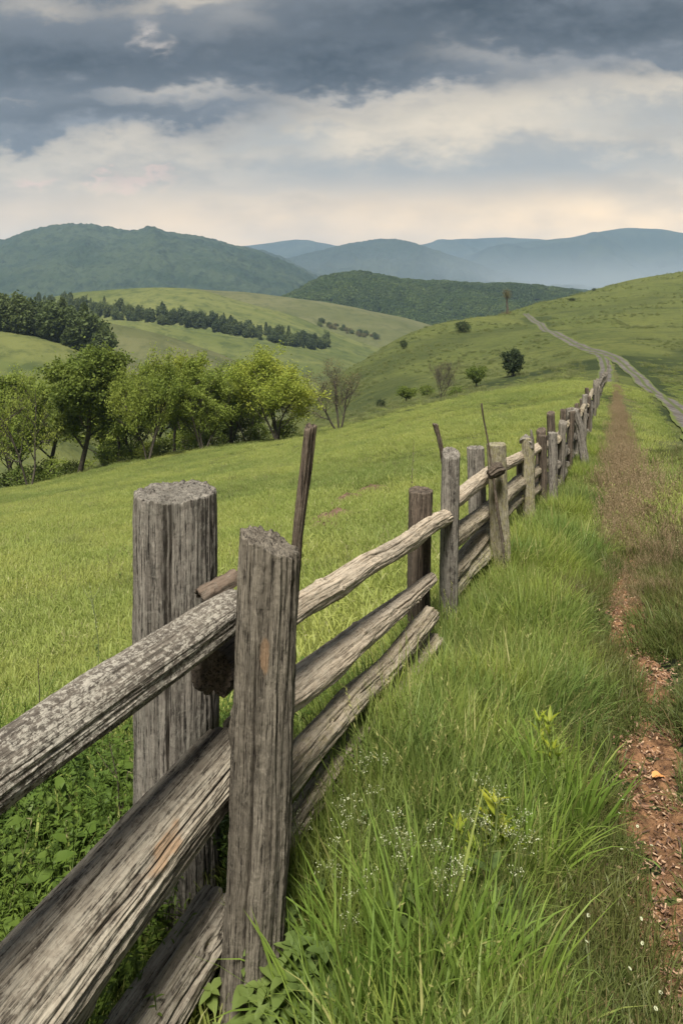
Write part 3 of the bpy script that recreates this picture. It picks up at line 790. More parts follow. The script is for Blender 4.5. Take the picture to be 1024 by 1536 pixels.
# --- leafy undergrowth below the left fence section
und = [leaf_sprig_clump('under', 20, .24, .10, .34, .6, .05, 80 + s, 9) for s in range(2)] + [leaf_sprig_clump('under fine', 60, .24, .12, .38, .26, .026, 90 + s, 20) for s in range(3)] + [clump_mesh('under grass', 90, .24, .15, .42, .005, .3, .3, 97, 4)]
rs = np.random.default_rng(41)
Y = rs.uniform(1.3, 4.4, 1500); X = rs.uniform(-2.6, .3, 1500)
k = (X < fence_x(Y) - .24) & (Y < 3.3 + .5 * fbm(X * 1.3, Y * 1.3, 0, 6, 2)) 
k &= rs.random(1500) < smooth(4.2, 2.8, Y) + .1
X, Y = X[k], Y[k]
P, rt, s, ix = place(0, X, Y, 6, .7, 1.3, 42, .15)
scatter('undergrowth', [(m, M_under) for m in und], P, rt, s, ix, 'leafy green weeds crowding the ground behind the nearest rails', 'undergrowth')

# --- stray tall stalks and weeds that break up the even turf
stray = [stalk_clump('stray', 5, .2, .3, .55, 170 + s, .035, .0022) for s in range(2)] + [leaf_sprig_clump('stray leaf', 7, .14, .10, .24, .5, .05, 180, 8), clump_mesh('stray tussock', 220, .16, .18, .34, .006, .35, .4, 181, 4, tip0=.5)]
X, Y = field_xy(2600, 1.8, 60, .6, 191)
k = ((X < fence_x(Y) - .2) | (Y > 5)) & (np.abs(X - path_x(Y)) > .35) & (road_dist(X, Y) > 1.8) & (fbm(X / 2.5, Y / 2.5, 0, 66, 2) > .05)
X, Y = X[k], Y[k]
X2, Y2 = field_xy(9000, 95, 400, 1.2, 193, .05)
k = (road_dist(X2, Y2) > 3) & (fbm(X2 / 14, Y2 / 14, 0, 67, 3) > .0) & (np.abs(X2 - fence_x(np.clip(Y2, 0, 120))) > 1)
X2, Y2 = X2[k], Y2[k]
far_n = len(X2); X = np.concatenate([X, X2]); Y = np.concatenate([Y, Y2])
P, rt, s, ix = place(0, X, Y, 4, .6, 1.0, 192, .15, (1 + smooth(10, 60, Y) * .8) * np.where(Y > 94.9, 1.3 + 1.4 * rng.random(len(X)), 1))
ix[-far_n:] = 3
scatter('stray_weeds', [(m, M_stray) for m in stray], P, rt, s, ix, 'darker weed tussocks and seed stalks scattered through the meadow', 'weeds')

# --- shreds of bark, straw and dead leaves on the path
def chips():
    rs = np.random.default_rng(3); b = Bag(); n = 9000
    Y = 1 + rs.random(n)**1.3 * 8.5; X = path_x(Y) + rs.normal(0, .11, n) ; Z = ground_z(X, Y) - .05 * smooth(.35, .1, np.abs(X - path_x(Y))) * smooth(12, 8, Y) + .018
    for x, y, z in zip(X, Y, Z):
        L = rs.uniform(.002, .011) * (1 + 1.2 * (rs.random() < .06)); W = rs.uniform(.0012, .0042); a = rs.uniform(0, 6.28); t = rs.normal(0, .3)
        d = np.array([math.cos(a), math.sin(a), t]) * L; s_ = np.array([-math.sin(a), math.cos(a), rs.normal(0, .4)]) * W; p = np.array([x, y, z + rs.uniform(0, .012)])
        b.add([p - d - s_, p + d - s_, p + d * .8 + s_, p - d * .9 + s_ + [0, 0, W * .4]], [[0, 1, 2, 3]], rs.random())
    me = b.mesh('litter', False, 'tone')
    m, nt, bs = new_mat('path litter'); a = nt.nodes.new('ShaderNodeAttribute'); a.attribute_name = 'tone'
    r = nt.nodes.new('ShaderNodeValToRGB'); nt.links.new(a.outputs['Fac'], r.inputs[0])
    r.color_ramp.elements[0].color = (.05, .028, .018, 1); r.color_ramp.elements[1].color = (.42, .29, .18, 1)
    e = r.color_ramp.elements.new(.6); e.color = (.20, .105, .06, 1)
    nt.links.new(r.outputs[0], bs.inputs['Base Color']); bs.inputs['Roughness'].default_value = .8
    tag(link('leaf_litter', me, m), 'shreds of bark, straw and dead leaves strewn along the dirt path', 'leaf litter', kind='stuff')
chips()
# ------------------------------------------------------------------ the fence
fence = bpy.data.objects.new('split_rail_fence', None); COL.objects.link(fence); fence.location = (0, 0, 0)
tag(fence, 'old split rail fence of weathered posts and rails running downhill into the distance', 'fence')
bpy.context.view_layer.update()

def post(xt, yt, xb, Y, rpx, mat, label=None, yb=None, seed=0, sink=.25, taper=1.04, Yb=None, **kw):
    top = at(xt, yt, Y); Yb = Yb or Y
    bx = at(xb, 0, Yb).x if xb is not None else top.x
    bz = gz(bx, Yb) - sink
    if yb is not None:            # the stated foot pixel fixes the lean
        f = at(xb, yb, Yb); t = (top.z - bz) / (top.z - f.z); bx = top.x + (f.x - top.x) * t
    bot = Vector((bx, Yb, bz)); r = rpx / F * Y
    mid = (top + bot) / 2
    rs = random.Random(seed); mid += Vector((rs.uniform(-.01, .01), rs.uniform(-.01, .01), 0))
    return log_obj('post', [bot, mid, top], [r * taper, r * 1.02, r], mat, fence, label, seed=seed, **kw)

post(262, 737, 268, 2.24, 60, W_grey, 'thick grey round post with deep cracks', yb=1440, seed=1, na=300, nl=420, cracks=22, crack_d=.022, crack_w=.0026, rough=.006, lump=.03, knots=1, top_rough=.0055)
post(404, 812, 374, 1.90, 43, W_front, 'front post with slanting topped top and long splits', yb=1500, seed=2, na=260, nl=440, cracks=12, crack_d=.022, crack_w=.0028, rough=.007, knots=2, lump=.07, top_rough=.006, cut=(.0, .35), squash=(1.0, 1.0), raws=[(at(397, 985, 1.83), (0, 0, 1), .045, .012)])
post(630, 735, 628, 4.45, 19.5, W_dark, 'dark square topped post', seed=3, na=140, nl=220, cracks=10, crack_d=.012, rough=.006, squash=(1.05, .9), lump=.08)
post(676, 680, 672, 4.75, 13.5, W_grey, 'smooth pale grey post with slanted top', seed=4, na=120, nl=220, cracks=6, crack_d=.006, rough=.003, cut=(.5, 0), lump=.05)
post(713, 671, 720, 6.35, 12.5, W_grey, seed=5, na=110, nl=180, cracks=9, rough=.006)
post(744, 666, 753, 5.95, 14, W_lich, 'yellowish lichen covered post', seed=6, na=130, nl=200, cracks=9, crack_d=.012, rough=.009, taper=1.15)
post(791, 656, 795, 8.0, 8.5, W_lich, seed=7, na=90, nl=120, cracks=7, rough=.008, crack_d=.012)
post(783, 690, 785, 8.25, 8.5, W_dark, seed=8, na=90, nl=120, cracks=6, rough=.006)
post(813, 653, 814, 9.0, 6.2, W_dark, seed=9, na=80, nl=100, cracks=6, rough=.006)
post(828, 649, 830, 9.2, 6.6, W_grey, seed=10, na=80, nl=100, cracks=6, rough=.006)

# gnarled branch stub beside the lichen covered post top
log_obj('branch_stub', [at(779, 661, 8.0), at(787, 657, 8.0), at(797, 664, 7.95)], [.022, .045, .03], W_grey, fence, na=40, nl=40, cracks=3, seed=77, rough=.012, lump=.3)
log_obj('branch_stub', [at(797, 672, 7.95), at(797, 655, 7.95), at(796, 645, 7.95)], [.022, .018, .009], W_grey, fence, na=24, nl=30, cracks=2, seed=78, rough=.008)

def railpts(P0, dirn, lst, r_scale=1.0):
    """points given as photo column, row, half width; depth comes from the fence's plan line"""
    out, rad = [], []
    for xp, yp, rp in lst:
        k = (xp - CX) / F; t = (k * P0[1] - P0[0]) / (dirn[0] - k * dirn[1])
        Y = P0[1] + dirn[1] * t
        out.append(at(xp, yp, Y)); rad.append(rp / F * Y * r_scale)
    return out, rad
def rail(P0, dirn, lst, mat, label=None, name='rail', **kw):
    p, r = railpts(P0, dirn, lst)
    d = p[0] - p[1]
    return log_obj(name, p, r, mat, fence, label, **kw)

# section nearest the camera
A0 = (-.30, 2.03); AD = (.5, 1.0)
rail(A0, AD, [(-330, 1390, 72), (-120, 1241, 57), (0, 1156, 50), (142, 1055, 45), (279, 962, 36), (354, 912, 29)], W_spot, 'top rail mottled with pale lichen', na=300, nl=460, cracks=5, crack_d=.007, rough=.005, lump=.045, knots=1, seed=31)
rail((-.325, 2.04), AD, [(-280, 1885, 118), (-80, 1645, 95), (0, 1550, 85), (117, 1406, 69), (239, 1258, 54), (300, 1186, 48), (345, 1132, 44)], W_rail, 'thick middle rail with an orange scar', na=380, nl=520, cracks=11, crack_d=.012, crack_w=.0036, rough=.008, lump=.06, knots=3, seed=32,
     raws=[(at(285, 1225, 1.76), (at(330, 1150, 1.95) - at(240, 1275, 1.77)), .12, .034), (at(335, 1170, 1.88), (at(330, 1150, 1.95) - at(240, 1275, 1.77)), .05, .03)])
rail((-.345, 2.03), AD, [(60, 1775, 66), (130, 1669, 58), (190, 1578, 51), (250, 1488, 45), (300, 1412, 40), (332, 1364, 37)], W_rail, 'lowest rail in the near section', na=260, nl=320, cracks=10, crack_d=.010, rough=.008, lump=.08, knots=2, seed=33)

# second section
B0 = (-.335, 2.05); BD = (.994, 2.65)
rail(B0, BD, [(398, 946, 22), (420, 929, 21), (445, 911, 20), (500, 880, 20), (545, 848, 17), (580, 830, 15), (612, 812, 13), (640, 790, 12), (668, 775, 11)], W_pale, 'crooked pale peeled top rail', na=150, nl=420, cracks=4, crack_d=.007, rough=.004, lump=.16, knots=6, seed=35)
rail(B0, BD, [(352, 1098, 22), (400, 1066, 23), (435, 1042, 24), (490, 999, 24), (540, 957, 19), (600, 910, 14), (647, 868, 8.5)], W_pale, 'pale split second rail', na=170, nl=380, cracks=7, crack_d=.010, rough=.005, lump=.14, knots=3, seed=36)
rail((-.30, 2.0), BD, [(380, 1222, 25), (428, 1168, 25), (460, 1128, 22), (490, 1095, 21), (527, 1054, 20), (580, 1004, 16), (645, 922, 13)], W_tan, 'tan third rail', na=170, nl=360, cracks=10, crack_d=.010, rough=.007, lump=.14, knots=4, seed=37)
rail((-.28, 2.0), BD, [(395, 1300, 19), (440, 1235, 19), (480, 1178, 18), (520, 1128, 18), (560, 1082, 18), (600, 1028, 17), (648, 962, 14)], W_tan, 'ragged broken bottom rail', na=140, nl=300, cracks=9, crack_d=.014, rough=.010, lump=.22, seed=38)

rail(B0, BD, [(318, 1008, 34), (345, 985, 35), (372, 966, 30), (396, 950, 22)], W_dark, 'thick dark butt of the peeled rail between the two near posts', na=120, nl=120, cracks=9, crack_d=.012, rough=.008, lump=.14, seed=40)
# third section
C0 = (.66, 4.78); CD = (.44, 1.0)
def spx(a): return a
C1 = (1.22, 6.05)
rail((.70, 4.9), (.40, 1), [(672, 757, 11), (690, 744, 11), (712, 726, 10.5), (735, 709, 9.5), (748, 701, 9), (768, 692, 8), (790, 680, 7.5)], W_pale, na=80, nl=160, cracks=4, seed=41, rough=.006, lump=.12)
rail((.70, 4.9), (.40, 1), [(672, 812, 14), (690, 797, 14), (712, 780, 12), (740, 758, 12), (765, 735, 11), (790, 713, 9)], W_tan, na=80, nl=160, cracks=6, seed=42, rough=.008, lump=.12)
rail((.70, 4.9), (.40, 1), [(676, 862, 11), (692, 845, 12), (712, 818, 11), (738, 788, 10), (765, 758, 9), (781, 745, 7)], W_tan, na=80, nl=160, cracks=7, seed=43, rough=.009, lump=.15)
rail((.74, 4.9), (.40, 1), [(680, 890, 8), (700, 862, 10), (722, 835, 11), (748, 808, 9)], W_lich, na=70, nl=120, cracks=7, seed=44, rough=.012, lump=.2)
log_obj('knot', [at(733, 712, 5.75), at(744, 704, 5.75), at(753, 702, 5.8)], [.03, .042, .034], W_dark, fence, 'dark knotted rail end lashed to the lichen post', na=50, nl=50, cracks=3, seed=45, rough=.014, lump=.4)
rail((2.0, 8.1), (.44, 1), [(790, 682, 7), (806, 672, 7), (820, 668, 6.5), (842, 660, 5)], W_pale, na=60, nl=90, cracks=3, seed=46, rough=.006)
rail((2.0, 8.1), (.44, 1), [(790, 718, 8), (806, 706, 7.5), (820, 694, 6.5), (842, 680, 5)], W_tan, na=60, nl=90, cracks=3, seed=47, rough=.006)
rail((2.0, 8.1), (.44, 1), [(790, 745, 7), (806, 731, 7), (822, 715, 6), (838, 704, 5)], W_tan, na=60, nl=90, cracks=3, seed=48, rough=.006)

# the rest of the fence, shrinking into the distance
rs = random.Random(5)
def far_post(x, y, h, r, lean=(0, 0), mat=W_far, res=(20, 14), seed=0):
    z = drop(x, y)
    log_obj('post', [(x, y, z - .2), (x + lean[0] * .5, y + lean[1] * .5, z + h * .5), (x + lean[0], y + lean[1], z + h)], [r * 1.1, r, r * .95], mat, fence, na=res[0], nl=res[1], cracks=3, crack_d=.012, crack_w=.012, rough=.01, lump=.14, seed=seed, cut=(rs.uniform(-.4, .4), rs.uniform(-.3, .3)))
stations = []
Yc = 10.3
while Yc < 118:
    stations.append(Yc); Yc += 1.05 if Yc < 20 else (1.7 if Yc < 40 else 2.5)
for i, Yp in enumerate(stations):
    x = float(fence_x(Yp)); near_ = Yp < 24
    h = rs.uniform(.92, 1.2)
    far_post(x + rs.uniform(-.05, .05), Yp, h, rs.uniform(.045, .062), (rs.uniform(-.09, .09), rs.uniform(-.1, .1)), [W_far, W_grey, W_dark][i % 3] if near_ else W_far, (36, 40) if near_ else (14, 10), 200 + i)
    if near_ and i % 2 == 0:
        far_post(x - .2, Yp + .12, h - rs.uniform(0, .15), rs.uniform(.05, .07), (rs.uniform(-.06, .06), 0), W_dark, (30, 30), 300 + i)
for i in range(0, len(stations) - 1):
    Y0, Y1 = stations[i] - .2, stations[i + 1] + .3
    if stations[i] > 60 and i % 2: continue
    hs = (.9, .55, .25) if Y0 < 24 else ((.85, .4) if Y0 < 60 else (.7,))
    if stations[i] > 60: Y1 = stations[min(i + 2, len(stations) - 1)] + .3
    for k, hh in enumerate(hs):
        if Y0 < 24 and i % 2: continue
        if Y0 < 24: Y1 = stations[i + 2] + .3 if i + 2 < len(stations) else Y1
        xa, xb = float(fence_x(Y0)) + .02, float(fence_x(Y1)) - .02
        a = Vector((xa, Y0, drop(xa, Y0) + hh + rs.uniform(-.06, .06))); b = Vector((xb, Y1, drop(xb, Y1) + hh + rs.uniform(-.06, .06)))
        m_ = (a + b) / 2 + Vector((0, 0, rs.uniform(-.04, .04)))
        log_obj('rail', [a, m_, b], [.05, .055, .045], W_tan if k == 0 and Y0 < 24 else W_far, fence, na=14 if Y0 > 24 else 24, nl=12 if Y0 > 24 else 30, cracks=2, crack_w=.01, rough=.008, lump=.12, seed=400 + i * 3 + k)
# the leaning post that stands proud of the row
zl = drop(4.2, 13.2)
log_obj('post', [(4.45, 13.3, zl - .1), (4.32, 13.3, zl + .8), (at(859, 616, 13.3))], [.07, .075, .085], W_grey, fence, 'leaning post standing above its neighbours', na=50, nl=60, cracks=5, seed=90, rough=.012, lump=.15)

# loose sticks standing by the fence
def stick(name, pts, rad, mat, label, cat, **kw):
    me, M = log_mesh(name, pts, rad, **kw); o = link(name, me, mat); o.matrix_world = M
    tag(o, label, cat); return o
stick('wooden_stake', [at(412, 1420, 2.16), at(436, 960, 2.15), at(447, 800, 2.14), at(466, 640, 2.12)], [.024, .021, .021, .021], W_dark, 'tall dark stake leaning behind the slanting topped front post', 'stake', na=90, nl=300, cracks=7, crack_d=.008, rough=.006, squash=(1, .6), lump=.15, seed=51, cut=(.3, 0))
stick('dead_branch', [at(678, 900, 5.15), at(672, 740, 5.15), at(664, 684, 5.15), at(657, 655, 5.13), at(652, 636, 5.12)], [.016, .017, .016, .015, .017], W_twig, 'short dark dead branch poking up behind the pale grey post', 'branch', na=24, nl=120, cracks=3, seed=52, rough=.006, lump=.3)
stick('thin_branch', [at(759, 850, 5.72), at(748, 780, 5.74), at(742, 735, 5.75), at(737, 695, 5.75), at(731, 660, 5.74), at(725, 630, 5.73), at(722, 606, 5.72)], [.016, .014, .013, .011, .009, .007, .006], W_twig, 'long thin dark branch tied up against the lichen covered post', 'branch', na=20, nl=160, cracks=1, seed=53, rough=.006, lump=.3)

# curved bark piece lying on the top rail
def bark():
    p0, p1 = at(300, 897, 2.03), at(356, 866, 2.10); ax = (p1 - p0); L = ax.length; q = ax.to_track_quat('Z', 'Y'); rs = np.random.default_rng(1)
    V = []; n, mz = 26, 40
    for side in (1, 0):
        for i in range(mz):
            for k in range(n):
                t = k / (n - 1); a = (-.15 + 1.25 * t) * math.pi; r = .027 * (1 + .1 * float(vnoise(i * .2, k * .3, side, 3))) - (.004 if not side else 0)
                zz = L * i / (mz - 1) + (.006 * float(vnoise(k * .7, i > 20, 0, 5)) if i in (0, mz - 1) else 0)
                V.append((r * math.cos(a), r * math.sin(a), zz))
    f = grid_faces(mz, n); g = f[:, ::-1] + mz * n; A = [f, g]
    rim = []
    for i in range(mz - 1):
        for e in (0, n - 1): rim.append([i * n + e, (i + 1) * n + e, (i + 1) * n + e + mz * n, i * n + e + mz * n])
    for k in range(n - 1):
        for e in (0, (mz - 1) * n): rim.append([e + k, e + k + 1, e + k + 1 + mz * n, e + k + mz * n])
    A.append(np.array(rim)); me = mesh_np('curved_bark', np.array(V), A)
    o = link('curved_bark', me, W_bark); o.matrix_world = Matrix.Translation(p0) @ q.to_matrix().to_4x4()
    tag(o, 'dark curled piece of bark resting on the top rail between the two near posts', 'bark')
W_bark = wood_material('curled bark', (.16, .12, .09), (.05, .04, .03), (.09, .068, .05), .1)
bark()

# ------------------------------------------------------------------ plants that stand on their own
def ovate(b, q, d, L, W, droop=.2, fold=.15, seg=6):
    d = np.array(d, float); d /= np.linalg.norm(d); sd = np.cross(d, [0, 0, 1.0]); sd /= np.linalg.norm(sd) + 1e-9; up = np.cross(sd, d)
    V = []; q = np.array(q, float)
    for i in range(seg + 1):
        t = i / seg; w = W * .5 * (math.sin(math.pi * min(1, t * 1.0)**.75) + .02); c = q + d * L * t - up * droop * L * t * t
        rip = .05 * W * math.sin(t * 14)
        V += [c - sd * w + up * (w * fold * 2 + rip), c, c + sd * w + up * (w * fold * 2 - rip)]
    b.add(V, grid_faces(seg + 1, 3))

def stems_leaves_plant(name, x, y, n, h, L, W, mat, label, cat, group=None, seed=0, spread=.3, pairs=4, up=.3, topmat=None):
    rs = np.random.default_rng(seed); z = gz(x, y); root = bpy.data.objects.new(name, None); COL.objects.link(root); root.location = (x, y, z)
    tag(root, label, cat, group); st, lv = Bag(), Bag()
    for i in range(n):
        a = rs.uniform(0, 6.28); hh = h * rs.uniform(.5, 1); sp = spread * rs.uniform(.2, 1)
        pts = [np.array([math.cos(a) * sp * t**1.3 * .9 + .01 * math.cos(a), math.sin(a) * sp * t**1.3 * .9 + .01 * math.sin(a), hh * t - .02]) for t in (0, .35, .7, 1)]
        tube(st, pts, [.004, .0035, .003, .002], 5)
        for k in range(pairs):
            t = .3 + .7 * (k + 1) / pairs; p = np.array([np.interp(t, (0, .35, .7, 1), [q[j] for q in pts]) for j in range(3)])
            b0 = rs.uniform(0, 6.28)
            for s_ in range(2 if k < pairs - 1 else 4):
                an = b0 + s_ * math.pi / (1 if k < pairs - 1 else 2) + rs.normal(0, .3); l = L * rs.uniform(.65, 1.1) * (1.1 - .35 * (k == pairs - 1))
                ovate(lv, p, (math.cos(an), math.sin(an), up + rs.normal(0, .15)), l, W * l / L * rs.uniform(.8, 1.1), rs.uniform(.1, .4))
    link('stem', st.mesh('stem'), M_stem, root); link('foliage', lv.mesh('foliage'), mat, root)
    return root
M_stem = blade_material('green stem', (.11, .15, .04), (.13, .15, .05), (.09, .12, .03), .1)

def gp(xp, yp):
    (x, y), = px_ground([(xp, yp)]); return x, y
def at_top(xp, yp, h):
    """where a plant of height h must stand for its top to show at this photo point"""
    Ys = np.geomspace(1.0, 100, 3000); X = (xp - CX) / F * Ys
    z = ground_z(X, Ys, False) + h; zr = H - (yp - HY) / F * Ys
    i = np.argmax(z > zr); return X[i], Ys[i]

for i, (xp, yp, h, n, lab) in enumerate([(430, 1400, .26, 15, 'broad leaved green weed at the foot of the front post, largest of its patch'),
                                         (395, 1480, .20, 11, 'low broad leaved weed pressed against the base of the front post'),
                                         (475, 1455, .20, 12, 'broad leaved weed on the right of its patch beside the strappy grass'),
                                         (300, 1440, .18, 8, 'small broad leaved weed between the two near posts')]):
    x, y = at_top(xp, yp, h)
    stems_leaves_plant('broadleaf_weed', x, y, n, h, .062, .034, M_broad, lab, 'weed', 'broad leaved weeds around the front post', 500 + i, .12, 4)
for i, (xp, yp, h, lab) in enumerate([(745, 1185, .34, 'yellow green leafy shoot with upright leaves above the white flower heads'),
                                      (820, 1065, .38, 'bright yellow leafy shoot rising from the large grass tuft near the path'),
                                      (690, 1270, .22, 'small light green leafy shoot just below the white flower heads')]):
    x, y = at_top(xp, yp, h)
    stems_leaves_plant('leafy_shoot', x, y, 4, h, .075, .018, M_yellow, lab, 'plant', 'yellow green leafy shoots', 520 + i, .05, 5, 1.4)

def tuft(xp, yp, h, n, w, rad, lab, seed, mat=None, lean=.28):
    x, y = at_top(xp, yp, h * .8)
    me = clump_mesh('grass_tuft', n, rad, h * .6, h * 1.1, w, .13, lean, seed, 5, tip0=.15)
    o = link('grass_tuft', me, mat or M_strap); o.location = (x, y, gz(x, y)); o.rotation_euler = (0, 0, seed)
    tag(o, lab, 'grass tuft', 'tufts of broad bladed grass')
M_strap = blade_material('broad grass blade', (.18, .29, .045), (.25, .34, .06), (.13, .22, .04), .48, (.30, .35, .09), 4.0)
tuft(560, 1300, .52, 190, .012, .14, 'large tuft of broad bladed grass at the bottom middle', 61)
tuft(650, 1280, .54, 210, .013, .13, 'tall arching tuft of broad bladed grass below the white flowers', 62)
tuft(740, 1350, .46, 160, .012, .10, 'spreading tuft of broad bladed grass with blades bent towards the path', 63, lean=.45)
tuft(490, 1380, .44, 120, .012, .10, 'tuft of broad bladed grass beside the broad leaved weeds', 64)
tuft(840, 1090, .50, 160, .013, .12, 'tuft of broad bladed grass beside the yellow shoot', 65)
tuft(790, 1180, .44, 130, .011, .11, 'tuft of broad bladed grass between the yellow shoot and the path', 66)
tuft(700, 1120, .44, 120, .010, .12, 'tuft of broad bladed grass above the white flowers', 67)
tuft(600, 1420, .46, 170, .013, .13, 'lowest tuft of broad bladed grass at the bottom edge', 68)
tuft(850, 890, .28, 90, .006, .16, 'pale matted grass tuft in the middle of the verge', 69, M_palegrass := blade_material('pale grass', (.24, .27, .13), (.28, .28, .16), (.2, .25, .1), .35, (.4, .38, .25), 3.0), .7)

M_white = None
def white_mat():
    m, nt, b = new_mat('flower white'); b.inputs['Base Color'].default_value = (.40, .42, .27, 1); b.inputs['Roughness'].default_value = .7; return m
M_white = white_mat()
def umbel(xp, yp, h, heads, lab, seed, R_=.05):
    rs = np.random.default_rng(seed); x, y = at_top(xp, yp, h); root = bpy.data.objects.new('white_umbel', None); COL.objects.link(root); root.location = (x, y, gz(x, y))
    tag(root, lab, 'flower', 'white umbel flowers in the verge grass'); st, lv = Bag(), Bag()
    tube(st, [(0, 0, -.02), (.005, 0, h * .4), (0, 0, h * .75)], [.003, .0025, .002], 5)
    parts = []
    for i in range(heads):
        fh = Bag(); lv = Bag()
        a = rs.uniform(0, 6.28); r = .09 * math.sqrt(rs.random()); top = np.array([r * math.cos(a), r * math.sin(a), h * rs.uniform(.82, 1.05)])
        tube(st, [(0, 0, h * rs.uniform(.3, .7)), top * .6 + [0, 0, .05], top - [0, 0, .02]], [.0018, .0014, .0012], 4)
        for k in range(8):
            b_ = rs.uniform(0, 6.28); q = top + np.array([math.cos(b_), math.sin(b_), 0]) * R_ * .55 * math.sqrt(rs.random()) + [0, 0, rs.uniform(-.004, .006)]
            tube(st, [top - [0, 0, .02], q], [.0008, .0006], 3)
            for j in range(4):
                c = q + rs.normal(0, .004, 3); s1 = rs.normal(0, 1, 3); s1 *= .0018 / np.linalg.norm(s1); s2 = rs.normal(0, 1, 3); s2 *= .0018 / np.linalg.norm(s2)
                fh.add([c - s1, c - s2, c + s1, c + s2], [[0, 1, 2, 3]])
        ovate(lv, (0, 0, h * rs.uniform(.1, .6)), (math.cos(a), math.sin(a), .5), .07, .025)
        parts += [('leaf', lv.mesh('leaf'), M_broad), ('flower_head', fh.mesh('head', False), M_white)]
    link('stem', st.mesh('stem'), M_stem, root)
    for p_ in parts: link(*p_, root)
for i, (xp, yp, h, n, lab) in enumerate([(650, 1285, .44, 9, 'white flowering umbel in front, above the arching grass tuft'), (600, 1255, .42, 7, 'white umbel left of the arching grass tuft'),
        (735, 1215, .42, 8, 'greenish white umbel beside the yellow leafy shoot'), (775, 1260, .38, 7, 'greenish white umbel nearest the path'), (540, 1215, .40, 5, 'faint white umbel beside the forked rail stub'),
        (515, 1350, .34, 4, 'single low white umbel right of the front post'), (480, 1250, .38, 5, 'small greenish umbel close to the bottom rail'), (560, 1160, .40, 4, 'small umbel beside the bottom rail of the second section')]):
    umbel(xp, yp, h, n, lab, 600 + i)

def daisies():
    rs = np.random.default_rng(8); src = None
    for i, (xp, yp) in enumerate([(895, 1340), (920, 1340), (940, 1222), (908, 1235), (955, 1222), (940, 1295), (975, 1290), (955, 1475), (985, 1490), (900, 1440), (1000, 1390), (850, 1425)]):
        h = .13; x, y = at_top(xp, yp, h)
        if src is None:
            b, st = Bag(), Bag(); tube(st, [(0, 0, -.01), (.004, 0, h * .5), (0, 0, h)], [.0012, .001, .0009], 4)
            for k in range(11):
                a = k / 11 * 6.283; d = np.array([math.cos(a), math.sin(a), .25]); s_ = np.array([-math.sin(a), math.cos(a), 0])
                b.add([np.array([0, 0, h]) + d * .001, np.array([0, 0, h]) + d * .006 + s_ * .0016, np.array([0, 0, h]) + d * .0085, np.array([0, 0, h]) + d * .006 - s_ * .0016], [[0, 1, 2, 3]])
            root = bpy.data.objects.new('daisy', None); parts = [('stem', st.mesh('stem'), M_stem), ('flower_head', b.mesh('head', False), M_white)]; src = parts
        root = bpy.data.objects.new('daisy', None); COL.objects.link(root); root.location = (x, y, gz(x, y)); root.rotation_euler = (rs.normal(0, .3), rs.normal(0, .3), rs.uniform(0, 6)); root.scale = (.62, .62, 1)
        tag(root, 'tiny white flower in the darker grass beside the dirt path', 'flower', 'tiny white flowers beside the path')
        for nm, me, mt in src: link(nm, me, mt, root)
daisies()

def fallen_leaf():
    b = Bag(); ovate(b, (0, 0, 0), (1, .2, .15), .055, .035, .3, .3, 8); x, y = gp(985, 1168)
    m, nt, bs = new_mat('orange dead leaf'); bs.inputs['Base Color'].default_value = (.55, .25, .08, 1); bs.inputs['Roughness'].default_value = .6
    o = link('fallen_leaf', b.mesh('leaf'), m); o.location = (x - .02, y, gz(x, y) + .02 - .05); o.location.z = drop(x, y) + .035
    tag(o, 'single orange dead leaf lying on the dirt path', 'leaf')
fallen_leaf()

# dry stalks in the field
def weed_stalk(xp, yp, xb, Y, lab, seed, mat, nb=2, seeds=True):
    rs = np.random.default_rng(seed); top = at(xp, yp, Y); bx = at(xb, 0, Y).x; z0 = gz(bx, Y); b = Bag(); h = top.z - z0; dx = top.x - bx
    f = lambda t: np.array([dx * t + .01 * math.sin(t * 7 + seed), .01 * math.sin(t * 5), h * t])
    tube(b, [f(t) for t in (-.03, .25, .5, .75, 1)], [.004, .0035, .003, .0022, .0012], 5, 0)
    for i in range(nb):
        t = rs.uniform(.45, .85); a = rs.uniform(0, 6.28); e = f(t) + np.array([math.cos(a) * .07, math.sin(a) * .07, .12])
        tube(b, [f(t), (f(t) + e) / 2 + [0, 0, -.01], e], [.002, .0015, .001], 4)
    if seeds:
        for k in range(26):
            t = rs.uniform(.6, 1); q = f(t); e = rs.normal(0, 1, 3); e *= .012 / np.linalg.norm(e); s_ = np.cross(e, [0, 0, 1.0]) * .4
            b.add([q, q + e * .6 + s_, q + e * 1.2, q + e * .6 - s_], [[0, 1, 2, 3]])
    o = link('weed_stalk', b.mesh('stalk'), mat); o.location = (bx, Y, z0); tag(o, lab, 'weed stalk')
weed_stalk(618, 660, 612, 4.9, 'thin dark seed stalk rising behind the dark square topped post', 1, W_twig, 1)
weed_stalk(57, 985, 60, 3.2, 'thin bare stalk standing alone above the mottled top rail at the far left', 2, W_twig, 0, False)
weed_stalk(168, 1110, 190, 2.5, 'dead dark stalk in the undergrowth between rail and thick post', 3, W_twig, 2, False)
weed_stalk(138, 872, 152, 4.4, 'pale dry grass stalk standing in the meadow left of the thick post', 4, M_palegrass, 3)
weed_stalk(1017, 800, 1012, 5.0, 'tall reddish dry stalk at the right edge beside the path', 5, M_dry, 3)

